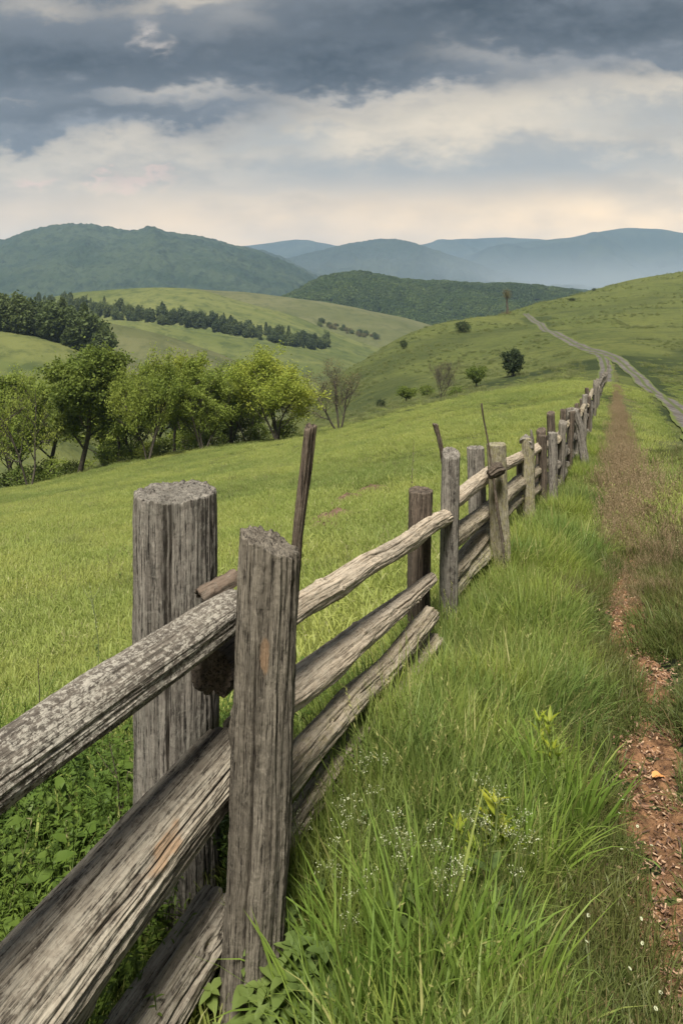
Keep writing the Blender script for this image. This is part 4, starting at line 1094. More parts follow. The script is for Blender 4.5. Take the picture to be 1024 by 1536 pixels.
# mole hills in the meadow
for i, (xp, yp, r, lab) in enumerate([(503, 779, .28, 'left patch of bare dark soil in the meadow, nearest the stake'), (522, 752, .30, 'middle patch of bare dark soil in the meadow'), (485, 797, .22, 'lowest patch of bare dark soil in the meadow'), (560, 737, .24, 'right patch of bare dark soil in the meadow above the peeled rail')]):
    x, y = gp(xp, yp); n = 40; u = np.linspace(0, 1, 14); th = np.arange(n) / n * 6.2832
    U, T = np.meshgrid(u, th, indexing='ij'); rr = r * U * (1 + .3 * vnoise(np.cos(T) * 1.5, np.sin(T) * 1.5, 0, i)); X = x + rr * np.cos(T) * 1.7; Yy = y + rr * np.sin(T)
    Z = ground_z(X.ravel(), Yy.ravel()).reshape(X.shape) + .14 * (1 - U**2) + .03 * fbm(X * 14, Yy * 14, 0, i, 3) * (1 - U) - .03 * U
    V = np.stack([X - x, Yy - y, Z - gz(x, y)], -1).reshape(-1, 3)
    o = link('soil_mound', mesh_np('mound', V, grid_faces(14, n, True)), M_soil); o.location = (x, y, gz(x, y)); tag(o, lab, 'soil mound', 'bare soil patches in the meadow')
# ------------------------------------------------------------------ trees
def leaf_mat(name, c1, c2, c3, tr=.35, ps=.25):
    return blade_material(name, c1, c2, c3, tr, None, ps, .7)
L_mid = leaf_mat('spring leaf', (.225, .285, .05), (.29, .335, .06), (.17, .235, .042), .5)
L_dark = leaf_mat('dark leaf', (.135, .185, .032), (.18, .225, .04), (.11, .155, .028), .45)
L_bright = leaf_mat('bright spring leaf', (.27, .325, .05), (.33, .36, .055), (.21, .28, .042), .5)
L_brown = leaf_mat('brownish bud leaf', (.19, .15, .075), (.16, .16, .055), (.13, .12, .06), .35)
L_deep = leaf_mat('evergreen leaf', (.022, .04, .014), (.04, .06, .018), (.02, .034, .012), .2)
L_pine = leaf_mat('pine needles', (.085, .115, .040), (.135, .165, .05), (.055, .080, .036), .35, .05)
L_conif = leaf_mat('hillside conifer', (.10, .135, .038), (.15, .175, .05), (.075, .105, .032), .4, .05)
L_canopy = leaf_mat('wood canopy', (.075, .12, .028), (.12, .165, .04), (.045, .075, .022), .3, .012)
def bark_mat():
    m, nt, b = new_mat('tree bark'); V = wood_coords(nt); n1 = noise(nt, V, 9, 5, .7, .3, stretch=(1, 1, .3))
    nt.links.new(mixc(nt, n1.step(.35, .65), (.035, .028, .02), (.10, .085, .065)), b.inputs['Base Color']); b.inputs['Roughness'].default_value = .95
    bump(nt, b, n1, .6, .05); return m
M_bark = bark_mat()

def leaves(bag, C, size, rs, asp=.6):
    n = len(C); d = rs.normal(0, 1, (n, 3)); d /= np.linalg.norm(d, axis=1)[:, None]; e = np.cross(d, rs.normal(0, 1, (n, 3))); e /= np.linalg.norm(e, axis=1)[:, None] + 1e-9
    s = (size * rs.uniform(.6, 1.3, n))[:, None]; a, b = d * s * .5, e * s * .5 * asp
    V = np.stack([C - a, C + b * .9 - a * .1, C + a, C - b * .9 + a * .15], 1).reshape(-1, 3)
    bag.add(V, np.arange(n * 4).reshape(-1, 4))

def tree_meshes(h, crown_w, stems=1, nleaf=6000, lsize=.22, seed=0, clear=.25, up=.75, levels=4, spread=.38, leafless=0.0, tr=.022, lean=0.0):
    rs = np.random.default_rng(seed); br = Bag(); tips = []
    def grow(p, d, L, r, lv):
        nseg = 4 if lv < 3 else 3; pts = [p]; rad = [r]; q = p.copy(); dd = d.copy()
        for i in range(nseg):
            dd = dd + rs.normal(0, .13 + .05 * lv, 3); dd[2] += (.10 if lv else .02) * up; dd /= np.linalg.norm(dd); q = q + dd * L / nseg
            pts.append(q.copy()); rad.append(r * (1 - (i + 1) / nseg * (.45 if lv < 2 else .7)))
        tube(br, pts, rad, 7 if lv == 0 else (5 if lv < 2 else 3))
        if lv >= levels - 2: tips.append((np.array(pts), lv))
        if lv < levels - 1:
            nb = [7, 6, 5, 4][lv]
            for k in range(nb):
                t = (clear + (1 - clear) * (k + rs.uniform(.2, .9)) / nb) if lv == 0 else rs.uniform(.25, 1)
                j = t * nseg; i0 = min(int(j), nseg - 1); b0 = pts[i0] + (pts[i0 + 1] - pts[i0]) * (j - i0)
                az = rs.uniform(0, 6.28); sp = rs.uniform(.35, 1.0) * (1.25 if lv == 0 else 1)
                side = np.array([math.cos(az), math.sin(az), 0.0]); nd = dd * (1 - sp * .35) + side * sp; nd[2] += .25 * up; nd /= np.linalg.norm(nd)
                grow(b0, nd, L * (rs.uniform(.42, .62) if lv == 0 else rs.uniform(.45, .7)) * (1.15 - .45 * t if lv == 0 else 1), max(rad[i0] * rs.uniform(.4, .6), .008), lv + 1)
    for s_ in range(stems):
        a = rs.uniform(0, 6.28) if stems > 1 else 0; ln = .32 if stems > 1 else .05
        d = np.array([math.cos(a) * ln + lean, math.sin(a) * ln, 1.0]); d /= np.linalg.norm(d)
        grow(np.array([math.cos(a) * .18 * (stems > 1), math.sin(a) * .18 * (stems > 1), -.3]), d, h * rs.uniform(.68, .82), h * tr / math.sqrt(stems), 0)
    # crown: leaves around the twigs, biased to irregular clumps
    P = np.concatenate([t[0][1:] for t in tips]); 
    lb = Bag()
    if nleaf:
        idx = rs.integers(0, len(P), int(nleaf * 1.5)); C = P[idx] + rs.normal(0, .036 * h, (len(idx), 3))
        cl = fbm(C[:, 0] / (.13 * h), C[:, 1] / (.13 * h), C[:, 2] / (.11 * h), seed, 2); keep = cl > -.25 + leafless
        keep &= (np.abs(C[:, 2]) > .12 * h); C = C[keep][:nleaf]
        leaves(lb, C, lsize, rs)
    # fit height and width
    Vb = [v for v in br.v]; allp = np.concatenate(lb.v + Vb) if nleaf else np.concatenate(Vb)
    sz = h / np.percentile(allp[:, 2], 99.7); sw = crown_w / 2 / np.percentile(np.hypot(allp[:, 0], allp[:, 1]), 97)
    for bg in (br, lb): bg.v = [v * [sw, sw, sz] for v in bg.v]
    return br.mesh('trunk'), (lb.mesh('crown', False) if nleaf else None)

def put_tree(name, meshes, x, y, label, cat='tree', group=None, s=1.0, rz=0.0, z=None, lm=None, part=('trunk', 'crown'), sx=1.0):
    t = bpy.data.objects.new(name, None); COL.objects.link(t); t.location = (x, y, (z if z is not None else drop(x, y)) - .05); t.scale = (s * sx, s * sx, s); t.rotation_euler = (0, 0, rz)
    tag(t, label, cat, group)
    o = link(part[0], meshes[0], M_bark, t)
    if meshes[1]:
        c = link(part[1], meshes[1], None, t)
        if not meshes[1].materials: meshes[1].materials.append(lm)
        elif lm and meshes[1].materials[0] != lm: c.material_slots[0].link = 'OBJECT'; c.material_slots[0].material = lm
    return t

tA = tree_meshes(13, 9.5, 1, 21000, .38, 101, .3)                       # big round
tB = tree_meshes(13, 8.5, 4, 20000, .35, 102, .3, .9)                    # multi-stem willow
tC = tree_meshes(12, 7, 1, 14000, .35, 103, .35, 1.0, leafless=.15)      # slender loose
tD = tree_meshes(9, 7, 2, 3600, .24, 104, .3, .6, leafless=.2)          # thin, half bare
tE = tree_meshes(11, 8, 3, 17000, .34, 105, .2, .8)
def blob_tree(h, w, n, ls, seed, low=.14, stem=.05):
    rs_ = np.random.default_rng(seed); br, lb = Bag(), Bag(); tube(br, [(0, 0, -.4), (.05 * w * .3, 0, h * .3), (0, 0, h * .75)], [h * stem, h * stem * .7, h * .01], 7)
    for k in range(7):
        a = rs_.uniform(0, 6.28); tube(br, [(0, 0, h * rs_.uniform(.15, .4)), (math.cos(a) * w * .2, math.sin(a) * w * .2, h * .5), (math.cos(a) * w * .36, math.sin(a) * w * .36, h * rs_.uniform(.5, .8))], [h * .018, h * .012, h * .005], 4)
    d = rs_.normal(0, 1, (n, 3)); d /= np.linalg.norm(d, axis=1)[:, None]
    nz = fbm(d[:, 0] * 2.1, d[:, 1] * 2.1, d[:, 2] * 2.1 + seed, seed, 4, .6)
    r = (.84 + .46 * nz) * rs_.uniform(.25, 1, n)**.33
    C = d * r[:, None] * [w / 2, w / 2, h * (1 - low) / 2] ; C[:, 2] += h * (1 + low) / 2
    lowk = C[:, 2] < h * (low + .12); C[lowk, :2] *= .75
    leaves(lb, C, ls, rs_, .65); return br.mesh('trunk'), lb.mesh('crown', False)
bushA = blob_tree(3, 4, 1600, .26, 111, .02, .02)
bushB = blob_tree(2.4, 3.2, 1200, .22, 112, .02, .02)
def line_tree(mesh, xp, ybase, Ypos, ytop, h0, label, lm, wpx, w0, rz=0, grp='trees standing along the lower edge of the meadow'):
    x = at(xp, 0, Ypos).x; z = drop(x, Ypos); h = (ybase - ytop) / F * Ypos; s = h / h0; sx = (wpx / F * Ypos) / (w0 * s)
    # stand it on the ground, reach the stated top
    ztop = H - (ytop - 9 - HY) / F * Ypos; s = (ztop - z) / h0; sx = 1.22 * (wpx / F * Ypos) / (w0 * s)
    return put_tree('tree', mesh, x, Ypos, label, 'tree', grp, s, rz, z, lm, sx=sx)
G1 = 'trees standing along the lower edge of the meadow'
rows = [
 (tA, 22, 735, 88, 575, 13, 'half bare tree with an olive crown at the far left of the tree line', L_mid, 110, 9.5),
 (tD, 45, 735, 80, 568, 9, 'thin leaning tree with bare forked limbs in front of the tree line', L_mid, 95, 7),
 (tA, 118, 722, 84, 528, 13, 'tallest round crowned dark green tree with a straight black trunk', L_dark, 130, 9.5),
 (tC, 178, 712, 92, 560, 12, 'mid green tree just right of the tallest round tree', L_mid, 80, 7),
 (tB, 222, 705, 80, 533, 13, 'tall loose tree with several upright stems and gappy top', L_mid, 95, 8.5),
 (tC, 262, 702, 88, 538, 12, 'yellow green slender tree beside the gappy many stemmed tree', L_bright, 80, 7),
 (tE, 305, 697, 84, 548, 11, 'bushy bright tree in the middle of the tree line', L_mid, 95, 8),
 (tB, 345, 690, 88, 552, 13, 'dense green tree left of the yellow topped tree', L_mid, 95, 8.5),
 (tE, 372, 680, 96, 535, 11, 'tree with a lopsided top behind the yellow topped tree', L_mid, 75, 8),
 (tB, 418, 672, 80, 532, 13, 'broad yellow topped tree on dark split trunks at the right of the tree line', L_bright, 135, 8.5),
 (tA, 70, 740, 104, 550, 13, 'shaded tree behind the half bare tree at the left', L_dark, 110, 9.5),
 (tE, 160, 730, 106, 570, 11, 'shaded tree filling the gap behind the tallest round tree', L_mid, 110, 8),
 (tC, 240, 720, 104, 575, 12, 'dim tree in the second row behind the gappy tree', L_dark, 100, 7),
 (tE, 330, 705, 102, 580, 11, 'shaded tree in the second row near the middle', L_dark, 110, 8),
 (tC, -40, 740, 84, 570, 12, 'tree cut by the left edge of the view', L_mid, 90, 7),
 (tB, 20, 728, 96, 566, 13, 'mid green tree rising behind the half bare tree', L_mid, 100, 8.5),
 (tE, 200, 716, 94, 556, 11, 'round topped tree between the tallest tree and the gappy one', L_mid, 90, 8),
 (tE, 285, 706, 100, 556, 11, 'soft crowned tree in the second row behind the bushy bright tree', L_bright, 95, 8),
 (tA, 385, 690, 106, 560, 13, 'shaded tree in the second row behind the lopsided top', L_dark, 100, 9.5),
 (tE, -110, 750, 88, 585, 11, 'tree beyond the left edge of the view', L_mid, 110, 8),
]
for i, (mesh, xp, yb, Yp, yt, h0, lab, lm, wp, w0) in enumerate(rows):
    line_tree(mesh, xp, yb, Yp, yt, h0, lab, lm, wp, w0, rz=i * 1.7)
# undergrowth bushes between the trunks

rs = random.Random(9)
for i in range(22):
    xp = -60 + i * 24 + rs.uniform(-8, 8); Yp = rs.uniform(84, 106); x = at(xp, 0, Yp).x
    if xp > 440: continue
    put_tree('bush', [bushA, bushB][i % 2], x, Yp, 'low scrubby bush among the trunks of the tree line', 'bush', 'scrubby bushes under the tree line', rs.uniform(.7, 1.3), rs.uniform(0, 6), None, [L_mid, L_dark, L_mid][i % 3], ('stem', 'foliage'))

# the half bare tree at the end of the row
tBare = tree_meshes(9, 6.5, 3, 1700, .20, 120, .3, .9, 5, leafless=.1, tr=.03)
line_tree(tBare, 508, 650, 88, 546, 9, 'nearly bare brown tree with spreading dark limbs at the right end of the tree line', L_brown, 80, 6.5, .6)

# single trees on the far slope
def slope_tree(name, mesh, xp, yb, hpx, wpx, h0, w0, label, lm, cat='tree', rz=0, part=('trunk', 'crown'), group=None):
    (x, y), = px_ground([(xp, yb)]); s = hpx / F * y / h0; sx = (wpx / F * y) / (w0 * s)
    return put_tree(name, mesh, x, y, label, cat, group, s, rz, None, lm, part, sx)
rnd = blob_tree(6, 6, 7000, .34, 130)
rnd2 = blob_tree(5, 5.5, 3600, .34, 131, .30)
snag = tree_meshes(7, 7, 4, 900, .16, 132, .15, .9, 5, leafless=.05)
slope_tree('tree', rnd, 769, 567, 42, 37, 6, 6, 'compact dark evergreen tree alone on the far slope beside the fence end', L_deep, rz=1)
slope_tree('tree', rnd2, 714, 581, 33, 34, 5, 5.5, 'small green round tree between the bare tree and the dark evergreen', L_dark, rz=2)
slope_tree('tree', snag, 662, 596, 62, 52, 7, 7, 'grey leafless tree with a fan of fine branches on the far slope', L_brown, rz=3)
slope_tree('tree', rnd2, 609, 603, 25, 33, 5, 5.5, 'low flat topped green tree left of the leafless tree', L_dark, rz=4)
slope_tree('bush', bushA, 640, 596, 20, 26, 3, 4, 'green bush touching the left side of the leafless tree', L_dark, 'bush', part=('stem', 'foliage'))
slope_tree('bush', bushB, 684, 594, 20, 28, 2.4, 3.2, 'green bush touching the right side of the leafless tree', L_dark, 'bush', part=('stem', 'foliage'))
slope_tree('bush', bushB, 571, 612, 16, 18, 2.4, 3.2, 'small dark bush at the left end of the slope hedge', L_deep, 'bush', part=('stem', 'foliage'))
slope_tree('bush', bushA, 605, 521, 15, 13, 3, 4, 'lone dark bush on the left flank of the far slope', L_deep, 'bush', part=('stem', 'foliage'))
slope_tree('bush', bushA, 694, 495, 19, 25, 3, 4, 'leaning dark bush on the skyline of the far slope', L_deep, 'bush', part=('stem', 'foliage'))
slope_tree('bush', bushB, 857, 452, 5, 16, 2.4, 3.2, 'low dark bush on the ridge to the right', L_deep, 'bush', part=('stem', 'foliage'))
slope_tree('bush', bushB, 890, 440, 5, 7, 2.4, 3.2, 'tiny dark bush highest on the right hand ridge', L_deep, 'bush', part=('stem', 'foliage'))
def snag_tree():
    rs = np.random.default_rng(2); br = Bag(); lb = Bag(); h = 7.5
    tube(br, [(0, 0, -.2), (.15, 0, 2), (-.1, .1, 4), (.25, 0, 5.6)], [.45, .34, .3, .22], 8)
    for k in range(9):
        a = rs.uniform(0, 6.28); e = np.array([math.cos(a) * 1.0, math.sin(a) * 1.0, rs.uniform(6, 7.6)]); tube(br, [(.1, 0, rs.uniform(3.6, 5.4)), e * .6 + [0, 0, 2.2], e], [.16, .1, .05], 5)
    leaves(lb, np.array([0, 0, 6.3]) + rs.normal(0, 1, (900, 3)) * [.6, .6, .75], .28, rs); leaves(lb, np.array([0, 0, .5]) + rs.normal(0, 1, (400, 3)) * [.7, .7, .3], .28, rs)
    return br.mesh('trunk'), lb.mesh('crown', False)
slope_tree('tree', snag_tree(), 760, 473, 36, 12, 7.5, 2.6, 'reddish brown broken snag standing on the ridge beside the road end', L_brown)

# conifer woods on the rolling hills: every tree its own object, a few shared shapes
def conifer(h, w, n, ls, seed, rounded=.6):
    rs = np.random.default_rng(seed); br, lb = Bag(), Bag(); tube(br, [(0, 0, -.5), (0, 0, h * .5), (0, 0, h * .95)], [h * .016, h * .012, .03], 5)
    z = rs.uniform(.10, 1, n)**.9; a = rs.uniform(0, 6.28, n); prof = (1 - z)**rounded * (1 + .10 * np.sin(z * 9 + seed)) * (.8 + .45 * vnoise(np.cos(a) * 1.6, np.sin(a) * 1.6, z * 5, seed))
    r = w / 2 * prof * np.sqrt(rs.uniform(.35, 1, n)); C = np.stack([r * np.cos(a), r * np.sin(a), z * h - r * .15], -1)
    leaves(lb, C, ls, rs, .5); return br.mesh('trunk'), lb.mesh('crown', False)
con = [conifer(14, 9, 1500, 1.2, 140, .34), blob_tree(14, 8.5, 1500, 1.2, 141, .08, .012), blob_tree(12, 9.5, 1500, 1.2, 142, .05, .012), conifer(16, 7.5, 1300, 1.1, 143, .5), blob_tree(13, 7, 1300, 1.1, 144, .1, .012)]
bpy.context.view_layer.update()
HB = {}
def hill_bvh(key):
    if key not in HB:
        me = RX[key][0].data; co = np.empty(len(me.vertices) * 3, np.float32); me.vertices.foreach_get('co', co)
        HB[key] = BVHTree.FromPolygons([tuple(v) for v in co.reshape(-1, 3).tolist()], [tuple(p.vertices) for p in me.polygons])
    return HB[key]
def on_hill(key, xp, yp):
    """first point of a hill met by the line of sight through a photo point"""
    o = Vector((0, 0, H)); d = (at(xp, yp, 1.0) - o).normalized(); h = hill_bvh(key).ray_cast(o, d); return h[0]
rs = random.Random(21)
def wood(poly_pts, lab, grp, lm, sc_=(0.8, 1.2)):
    for i, (key, xp, yp) in enumerate(poly_pts):
        p = on_hill(key, xp, yp)
        if p is None: continue
        m = con[rs.choice([0, 1, 1, 2, 2, 3, 4, 4])]
        put_tree('conifer', m, p.x, p.y, lab, 'tree', grp, rs.uniform(*sc_), rs.uniform(0, 6), p.z - .5, lm, sx=rs.uniform(.85, 1.2))
# belt of pines crossing behind the middle hill: base line in photo pixels
bl = [(60, 470), (100, 474), (150, 480), (200, 485), (250, 489), (290, 494), (340, 503), (400, 513), (440, 522), (470, 526), (492, 524)]
pts = []
for row_, (dy, n) in enumerate([(-3, 52), (-9, 46), (-15, 30)]):
    for i in range(n):
        xp = 55 + (435 if row_ < 2 else 330) * (i + rs.random()) / n; yb = float(np.interp(xp, [b[0] for b in bl], [b[1] for b in bl])) + dy + rs.uniform(-2, 2)
        if row_ == 2 and xp > 200: yb += 5
        pts.append(('f', xp, yb))
wood(pts, 'dark pine in the long belt of trees crossing between the rolling hills', 'pines in the belt across the rolling hills', L_pine, (.62, 1.2))
# dense wood on the near left hill
for i in range(150):
    xp = -60 + 215 * (i + rs.random()) / 150; base = float(np.interp(xp, [-80, 0, 60, 110, 150, 160], [495, 503, 512, 519, 530, 534])); k = rs.random()
    key = 'b' if xp < 105 else 'c'; x = (xp - CX) / F; Yd = 330 + 110 * k * float(np.interp(xp, [-80, 90, 155], [1, .8, .15]))
    h = hill_bvh('c').ray_cast(Vector((x * Yd, Yd, 400)), Vector((0, 0, -1))) if Yd > 370 else hill_bvh('b').ray_cast(Vector((x * Yd, Yd, 400)), Vector((0, 0, -1)))
    if h[0] is None: continue
    m = con[rs.choice([0, 1, 1, 2, 2, 3, 4, 4])]
    put_tree('conifer', m, h[0].x, h[0].y, 'green tree in the dense wood on the left hillside', 'tree', 'trees of the wood on the left hill', rs.uniform(1.1, 1.5), rs.uniform(0, 6), h[0].z - .8, L_conif, sx=rs.uniform(.9, 1.3))
# scattered bushes and firs in the dip at the right of the rolling hills
for i, (xp, yp, s_, k) in enumerate([(455, 522, .5, 0), (462, 520, .8, 1), (470, 524, .7, 0), (479, 523, .8, 1), (487, 522, .6, 0), (492, 520, .7, 1)]):
    p = on_hill('f', xp, yp)
    if p: put_tree('conifer', con[k], p.x, p.y, 'blue green fir in the small clump at the right end of the pine belt', 'tree', 'firs in the clump beside the pine belt', s_, i, p.z - .3, L_pine)
for i in range(34):
    xp = rs.uniform(465, 565); yp = float(np.interp(xp, [465, 485, 520, 565], [485, 488, 495, 506])) + rs.uniform(-4, 5); p = on_hill('g', xp, yp)
    if p: put_tree('bush', [bushA, bushB][i % 2], p.x, p.y, 'small dark bush scattered on the far pasture slope', 'bush', 'bushes scattered on the far pasture', rs.uniform(1.1, 2.6), i, p.z - .2, [L_pine, L_brown][i % 2], ('stem', 'foliage'))

# the wooded hill: a mass of crowns
def canopy_proto(seed):
    rs_ = np.random.default_rng(seed); b = Bag(); n = 240; d = rs_.normal(0, 1, (n, 3)); d /= np.linalg.norm(d, axis=1)[:, None]; d[:, 2] = np.abs(d[:, 2]) * 1.1
    r = (5.2 + 1.6 * vnoise(d[:, 0] * 1.6, d[:, 1] * 1.6, d[:, 2] * 1.6 + seed, seed))[:, None]; leaves(b, d * r * [1, 1, .95] + [0, 0, 5], 3.0, rs_, .8); return b.mesh('canopy', False)
ps = [(canopy_proto(s_), L_canopy) for s_ in range(4)]
u, Yr, zr = RX['w'][1]; rn = np.random.default_rng(55); bv = hill_bvh('w'); C = []
for i in range(9500):
    xp = rn.uniform(380, 960); Yd = 1750 * rn.uniform(.74, 1.04); x = (xp - CX) / F * Yd; h = bv.ray_cast(Vector((x, Yd, 900)), Vector((0, 0, -1)))
    if h[0]: C.append(h[0])
C = np.array([tuple(c) for c in C]); n = len(C)
scatter('woodland', ps, C, np.stack([np.zeros(n), np.zeros(n), rn.uniform(0, 6.28, n)], -1), rn.uniform(.7, 1.35, n), rn.integers(0, 4, n), 'dense broadleaf wood covering the dark green hill in the middle distance', 'woodland')

# ------------------------------------------------------------------ haze
def haze():
    x0, x1, y0, y1, z0, z1 = -8000, 13000, -60, 10600, -420, 720
    V = [(x, y, z) for x in (x0, x1) for y in (y0, y1) for z in (z0, z1)]
    me = bpy.data.meshes.new('haze'); me.from_pydata(V, [], [(0, 1, 3, 2), (4, 6, 7, 5), (0, 4, 5, 1), (2, 3, 7, 6), (0, 2, 6, 4), (1, 5, 7, 3)])
    m = bpy.data.materials.new('haze'); m.use_nodes = True; nt = m.node_tree; nt.nodes.clear()
    o = nt.nodes.new('ShaderNodeOutputMaterial'); v = nt.nodes.new('ShaderNodeVolumePrincipled')
    v.inputs['Color'].default_value = (.52, .72, 1.0, 1); v.inputs['Density'].default_value = 9e-5; v.inputs['Anisotropy'].default_value = .1
    nt.links.new(v.outputs[0], o.inputs['Volume']); tag(link('haze', me, m), kind='stuff')
haze()

def mist():
    n, m_ = 48, 24; V = []
    for i in range(m_ + 1):
        p = math.pi * i / m_
        for k in range(n):
            t = 2 * math.pi * k / n; V.append((2500 + 3700 * math.sin(p) * math.cos(t), 4900 + 1000 * math.sin(p) * math.sin(t), -60 + 420 * math.cos(p)))
    me = mesh_np('mist', np.array(V), grid_faces(m_ + 1, n, True)[:, ::-1])
    m = bpy.data.materials.new('valley mist'); m.use_nodes = True; nt = m.node_tree; nt.nodes.clear()
    o = nt.nodes.new('ShaderNodeOutputMaterial'); v = nt.nodes.new('ShaderNodeVolumePrincipled')
    v.inputs['Color'].default_value = (.86, .92, 1.0, 1)
    x, y, z = xyz(nt, nt.nodes.new('ShaderNodeNewGeometry').outputs['Position'])
    dx = (x - 2500.0) / 3600.0; dy = (y - 4900.0) / 950.0; rad = (dx * dx + dy * dy)
    den = z.step(330.0, -150.0) * rad.step(1.0, .1) * 6.5e-4
    nt.links.new(den.k, v.inputs['Density'])
    nt.links.new(v.outputs[0], o.inputs['Volume']); tag(link('mist', me, m), 'pale mist lying in the far valley below the blue ridges', 'mist', kind='stuff')
mist()

# ------------------------------------------------------------------ sky
SUN_EL, SUN_AZ = 60.0, 190.0          # azimuth measured clockwise from +Y
EXPO = 1.15
def build_world():
    w = bpy.data.worlds.new('World'); sc.world = w; w.use_nodes = True; nt = w.node_tree; nt.nodes.clear()
    out = nt.nodes.new('ShaderNodeOutputWorld'); sky = nt.nodes.new('ShaderNodeTexSky'); sky.sky_type = 'NISHITA'; sky.sun_disc = False
    sky.sun_elevation = R(SUN_EL); sky.sun_rotation = R(SUN_AZ)
    b1 = nt.nodes.new('ShaderNodeBackground'); nt.links.new(sky.outputs[0], b1.inputs[0]); b1.inputs[1].default_value = .07
    tc = nt.nodes.new('ShaderNodeTexCoord'); x, y, z = xyz(nt, tc.outputs['Generated'])
    ry = y.abs().max(.12); A = x / ry; E = z.max(0.0) / ry           # tangent of bearing and of height
    k = E + .11
    cv = comb(nt, A / k * .30, (ry * 0 + 1.0) / k * .42, 0.0)         # a flat cloud layer crowding towards the horizon
    cw = comb(nt, A * 1.0, E * 1.9, 0.0)
    n1 = noise(nt, cv, 2.2, 4, .60, .25); n2 = noise(nt, cw, 3.4, 3, .62); n3 = noise(nt, cw, 10, 3, .66); n5 = noise(nt, cw, 30, 4, .68)
    wa = (n2 - .5) * .16 + (n3 - .5) * .08; we = (n2 - .5) * .13 + (n3 - .5) * .08 + (n5 - .5) * .030
    A2 = A + wa; E2 = E + we
    base = comb(nt, A2, E2, 0.0)
    def blob(xp, yp, sx, sy, amp):
        """a soft oval patch of cloud, three nodes each"""
        a0, e0, ka, ke = (xp - CX) / F, (HY - yp) / F, F / sx, F / sy
        m = nt.nodes.new('ShaderNodeVectorMath'); m.operation = 'MULTIPLY_ADD'; nt.links.new(base, m.inputs[0])
        m.inputs[1].default_value = (ka, ke, 0); m.inputs[2].default_value = (-a0 * ka, -e0 * ke, 0)
        l = nt.nodes.new('ShaderNodeVectorMath'); l.operation = 'LENGTH'; nt.links.new(m.outputs[0], l.inputs[0])
        r = nt.nodes.new('ShaderNodeMapRange'); r.interpolation_type = 'SMOOTHSTEP'; nt.links.new(l.outputs['Value'], r.inputs[0])
        r.inputs[1].default_value = 1.75; r.inputs[2].default_value = 0.0; r.inputs[3].default_value = 0.0; r.inputs[4].default_value = amp
        return S(nt, r.outputs[0])
    edge = E2 - (A2 * .11 + .252)
    deck = edge.step(-.040, .026)
    deck = (deck + blob(150, 180, 200, 26, .9) + blob(30, 212, 90, 14, .6) + blob(760, 62, 80, 26, .7) + blob(1010, 75, 40, 26, .5) + blob(560, 95, 120, 40, .6)
            - blob(237, 48, 20, 26, .05) - blob(245, 150, 95, 11, .45) - blob(30, 157, 80, 7, .4) - blob(75, 0, 90, 18, .6) - blob(290, -4, 80, 18, .7) - blob(745, 92, 90, 14, .2) - blob(560, 150, 130, 12, .3)).sat()
    dens = (blob(90, 95, 190, 46, .9) + blob(110, 180, 190, 20, .55) + blob(430, 95, 170, 60, .75) + blob(600, 95, 130, 36, .5) + blob(850, 30, 260, 42, 1.0) + blob(560, 20, 200, 28, .35) + (n2 - .5) * 1.1 + (n3 - .5) * 1.0 + (n5 - .5) * .4 + .26).sat()
    dk = mixc(nt, dens, (.20, .212, .232), (.018, .026, .040))
    dk = mixc(nt, (blob(560, 148, 130, 16, .9) + blob(250, 150, 100, 14, .8) + blob(340, 35, 60, 25, .3) + blob(745, 90, 110, 16, .5)).sat(), dk, (.47, .43, .375))
    dk = mixc(nt, ((n3 - .5) * 1.8 + (n5 - .5) * .9 + (n2 - .5) * 1.0 + .28).sat(), dk, (.125, .14, .165))
    # thin bright cloud below the deck
    tex = (n1 * .8 + n3 * .5 + n5 * .2 - .25)
    lt = mixc(nt, tex.step(.38, .62), (.43, .385, .325), (.62, .53, .41))
    lt = mixc(nt, ((blob(760, 180, 250, 50, 1.0) + blob(1000, 120, 110, 30, .8) + blob(540, 215, 90, 16, .7) + blob(480, 180, 90, 16, .5)).sat() * (n3 * 1.3 + n2 * 1.2 + n5 * .8 - 1.15)).sat() * .85, lt, (.86, .72, .52))
    lt = mixc(nt, ((blob(520, 262, 210, 24, .9) + blob(830, 250, 210, 20, .9) + blob(430, 210, 70, 22, .9) + blob(180, 285, 220, 14, .55) + blob(960, 178, 150, 28, .8) + blob(620, 285, 220, 18, .7) + blob(700, 225, 120, 14, .4)) * (n2 * .9 + n3 * .8 + .1)).sat() * .8, lt, (.33, .345, .345))
    hz = E.step(.17, .055)
    warm = mixc(nt, (A * .85 + .45 + (n2 - .5) * .4).sat(), (.90, .66, .42), (1.85, 1.25, .60))
    lt = mixc(nt, (hz * ((n2 - .5) * 1.5 + (n3 - .5) * .6 + .85)).sat(), lt, warm)
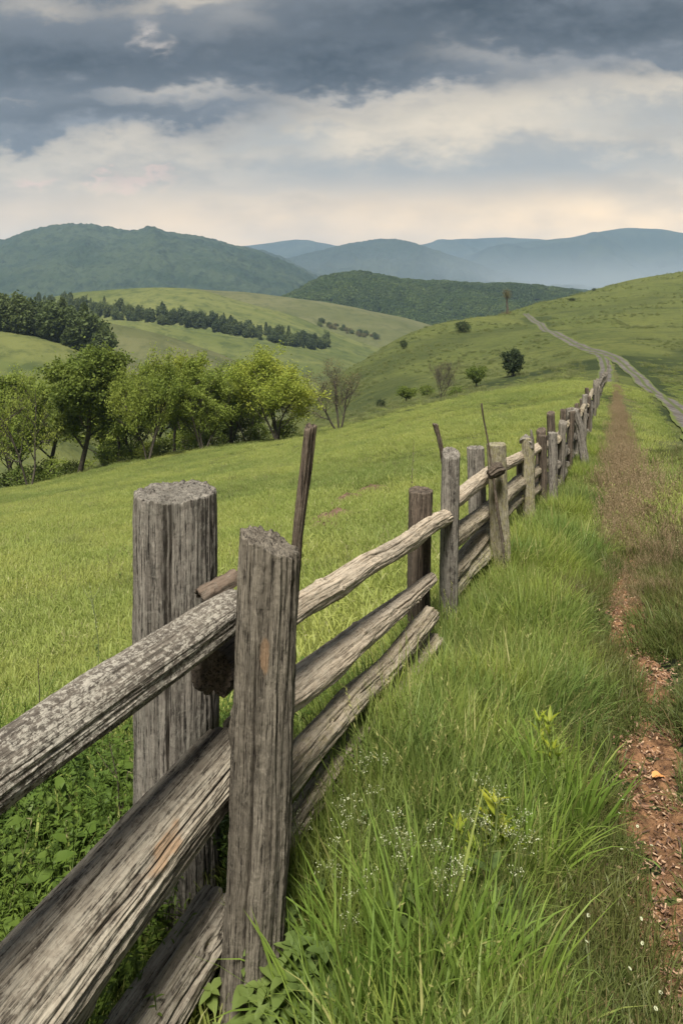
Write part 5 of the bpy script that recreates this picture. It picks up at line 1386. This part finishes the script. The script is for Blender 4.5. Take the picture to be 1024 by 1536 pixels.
    lt = mixc(nt, (blob(60, 267, 24, 5, .7) + blob(215, 266, 45, 6, .5) + blob(150, 264, 14, 4, .5)).sat(), lt, (.85, .58, .46))
    c = mixc(nt, deck, lt, dk)
    c = mixc(nt, ((blob(226, 40, 15, 20, 1.0) + blob(248, 66, 13, 11, .9)) * (n5 * 1.8 - .55)).sat(), c, (.74, .64, .54))
    b2 = nt.nodes.new('ShaderNodeBackground'); nt.links.new(c, b2.inputs[0]); b2.inputs[1].default_value = .54
    mx = nt.nodes.new('ShaderNodeMixShader'); mx.inputs[0].default_value = .985
    nt.links.new(b1.outputs[0], mx.inputs[1]); nt.links.new(b2.outputs[0], mx.inputs[2]); nt.links.new(mx.outputs[0], out.inputs[0])
    try: w.cycles.sampling_method = 'MANUAL'; w.cycles.sample_map_resolution = 512
    except Exception: pass
build_world()

sun = bpy.data.lights.new('sun', 'SUN'); sun.energy = 3.7; sun.angle = R(16); sun.color = (1.0, .945, .85)
so = bpy.data.objects.new('sun', sun); COL.objects.link(so)
az = R(SUN_AZ); d = Vector((math.sin(az) * math.cos(R(SUN_EL)), math.cos(az) * math.cos(R(SUN_EL)), math.sin(R(SUN_EL))))
so.rotation_euler = (-d).to_track_quat('-Z', 'Y').to_euler(); so.location = (0, 0, 50)

cam = bpy.data.cameras.new('camera'); co = bpy.data.objects.new('camera', cam); COL.objects.link(co)
co.location = (0, 0, H); co.rotation_euler = (R(90), 0, 0)
cam.sensor_fit = 'VERTICAL'; cam.sensor_height = 36; cam.sensor_width = 24; cam.lens = F / 1536 * 36; cam.shift_y = -(768 - HY) / 1536
cam.clip_start = .05; cam.clip_end = 60000
sc.camera = co
sc.view_settings.view_transform = 'Standard'; sc.view_settings.look = 'None'; sc.view_settings.exposure = EXPO; sc.view_settings.gamma = 1
sc.cycles.max_bounces = 8; sc.cycles.diffuse_bounces = 3; sc.cycles.transmission_bounces = 5; sc.cycles.volume_bounces = 1
sc.cycles.use_denoising = True
print('faces', sum(len(o.data.polygons) for o in sc.objects if o.type == 'MESH'))
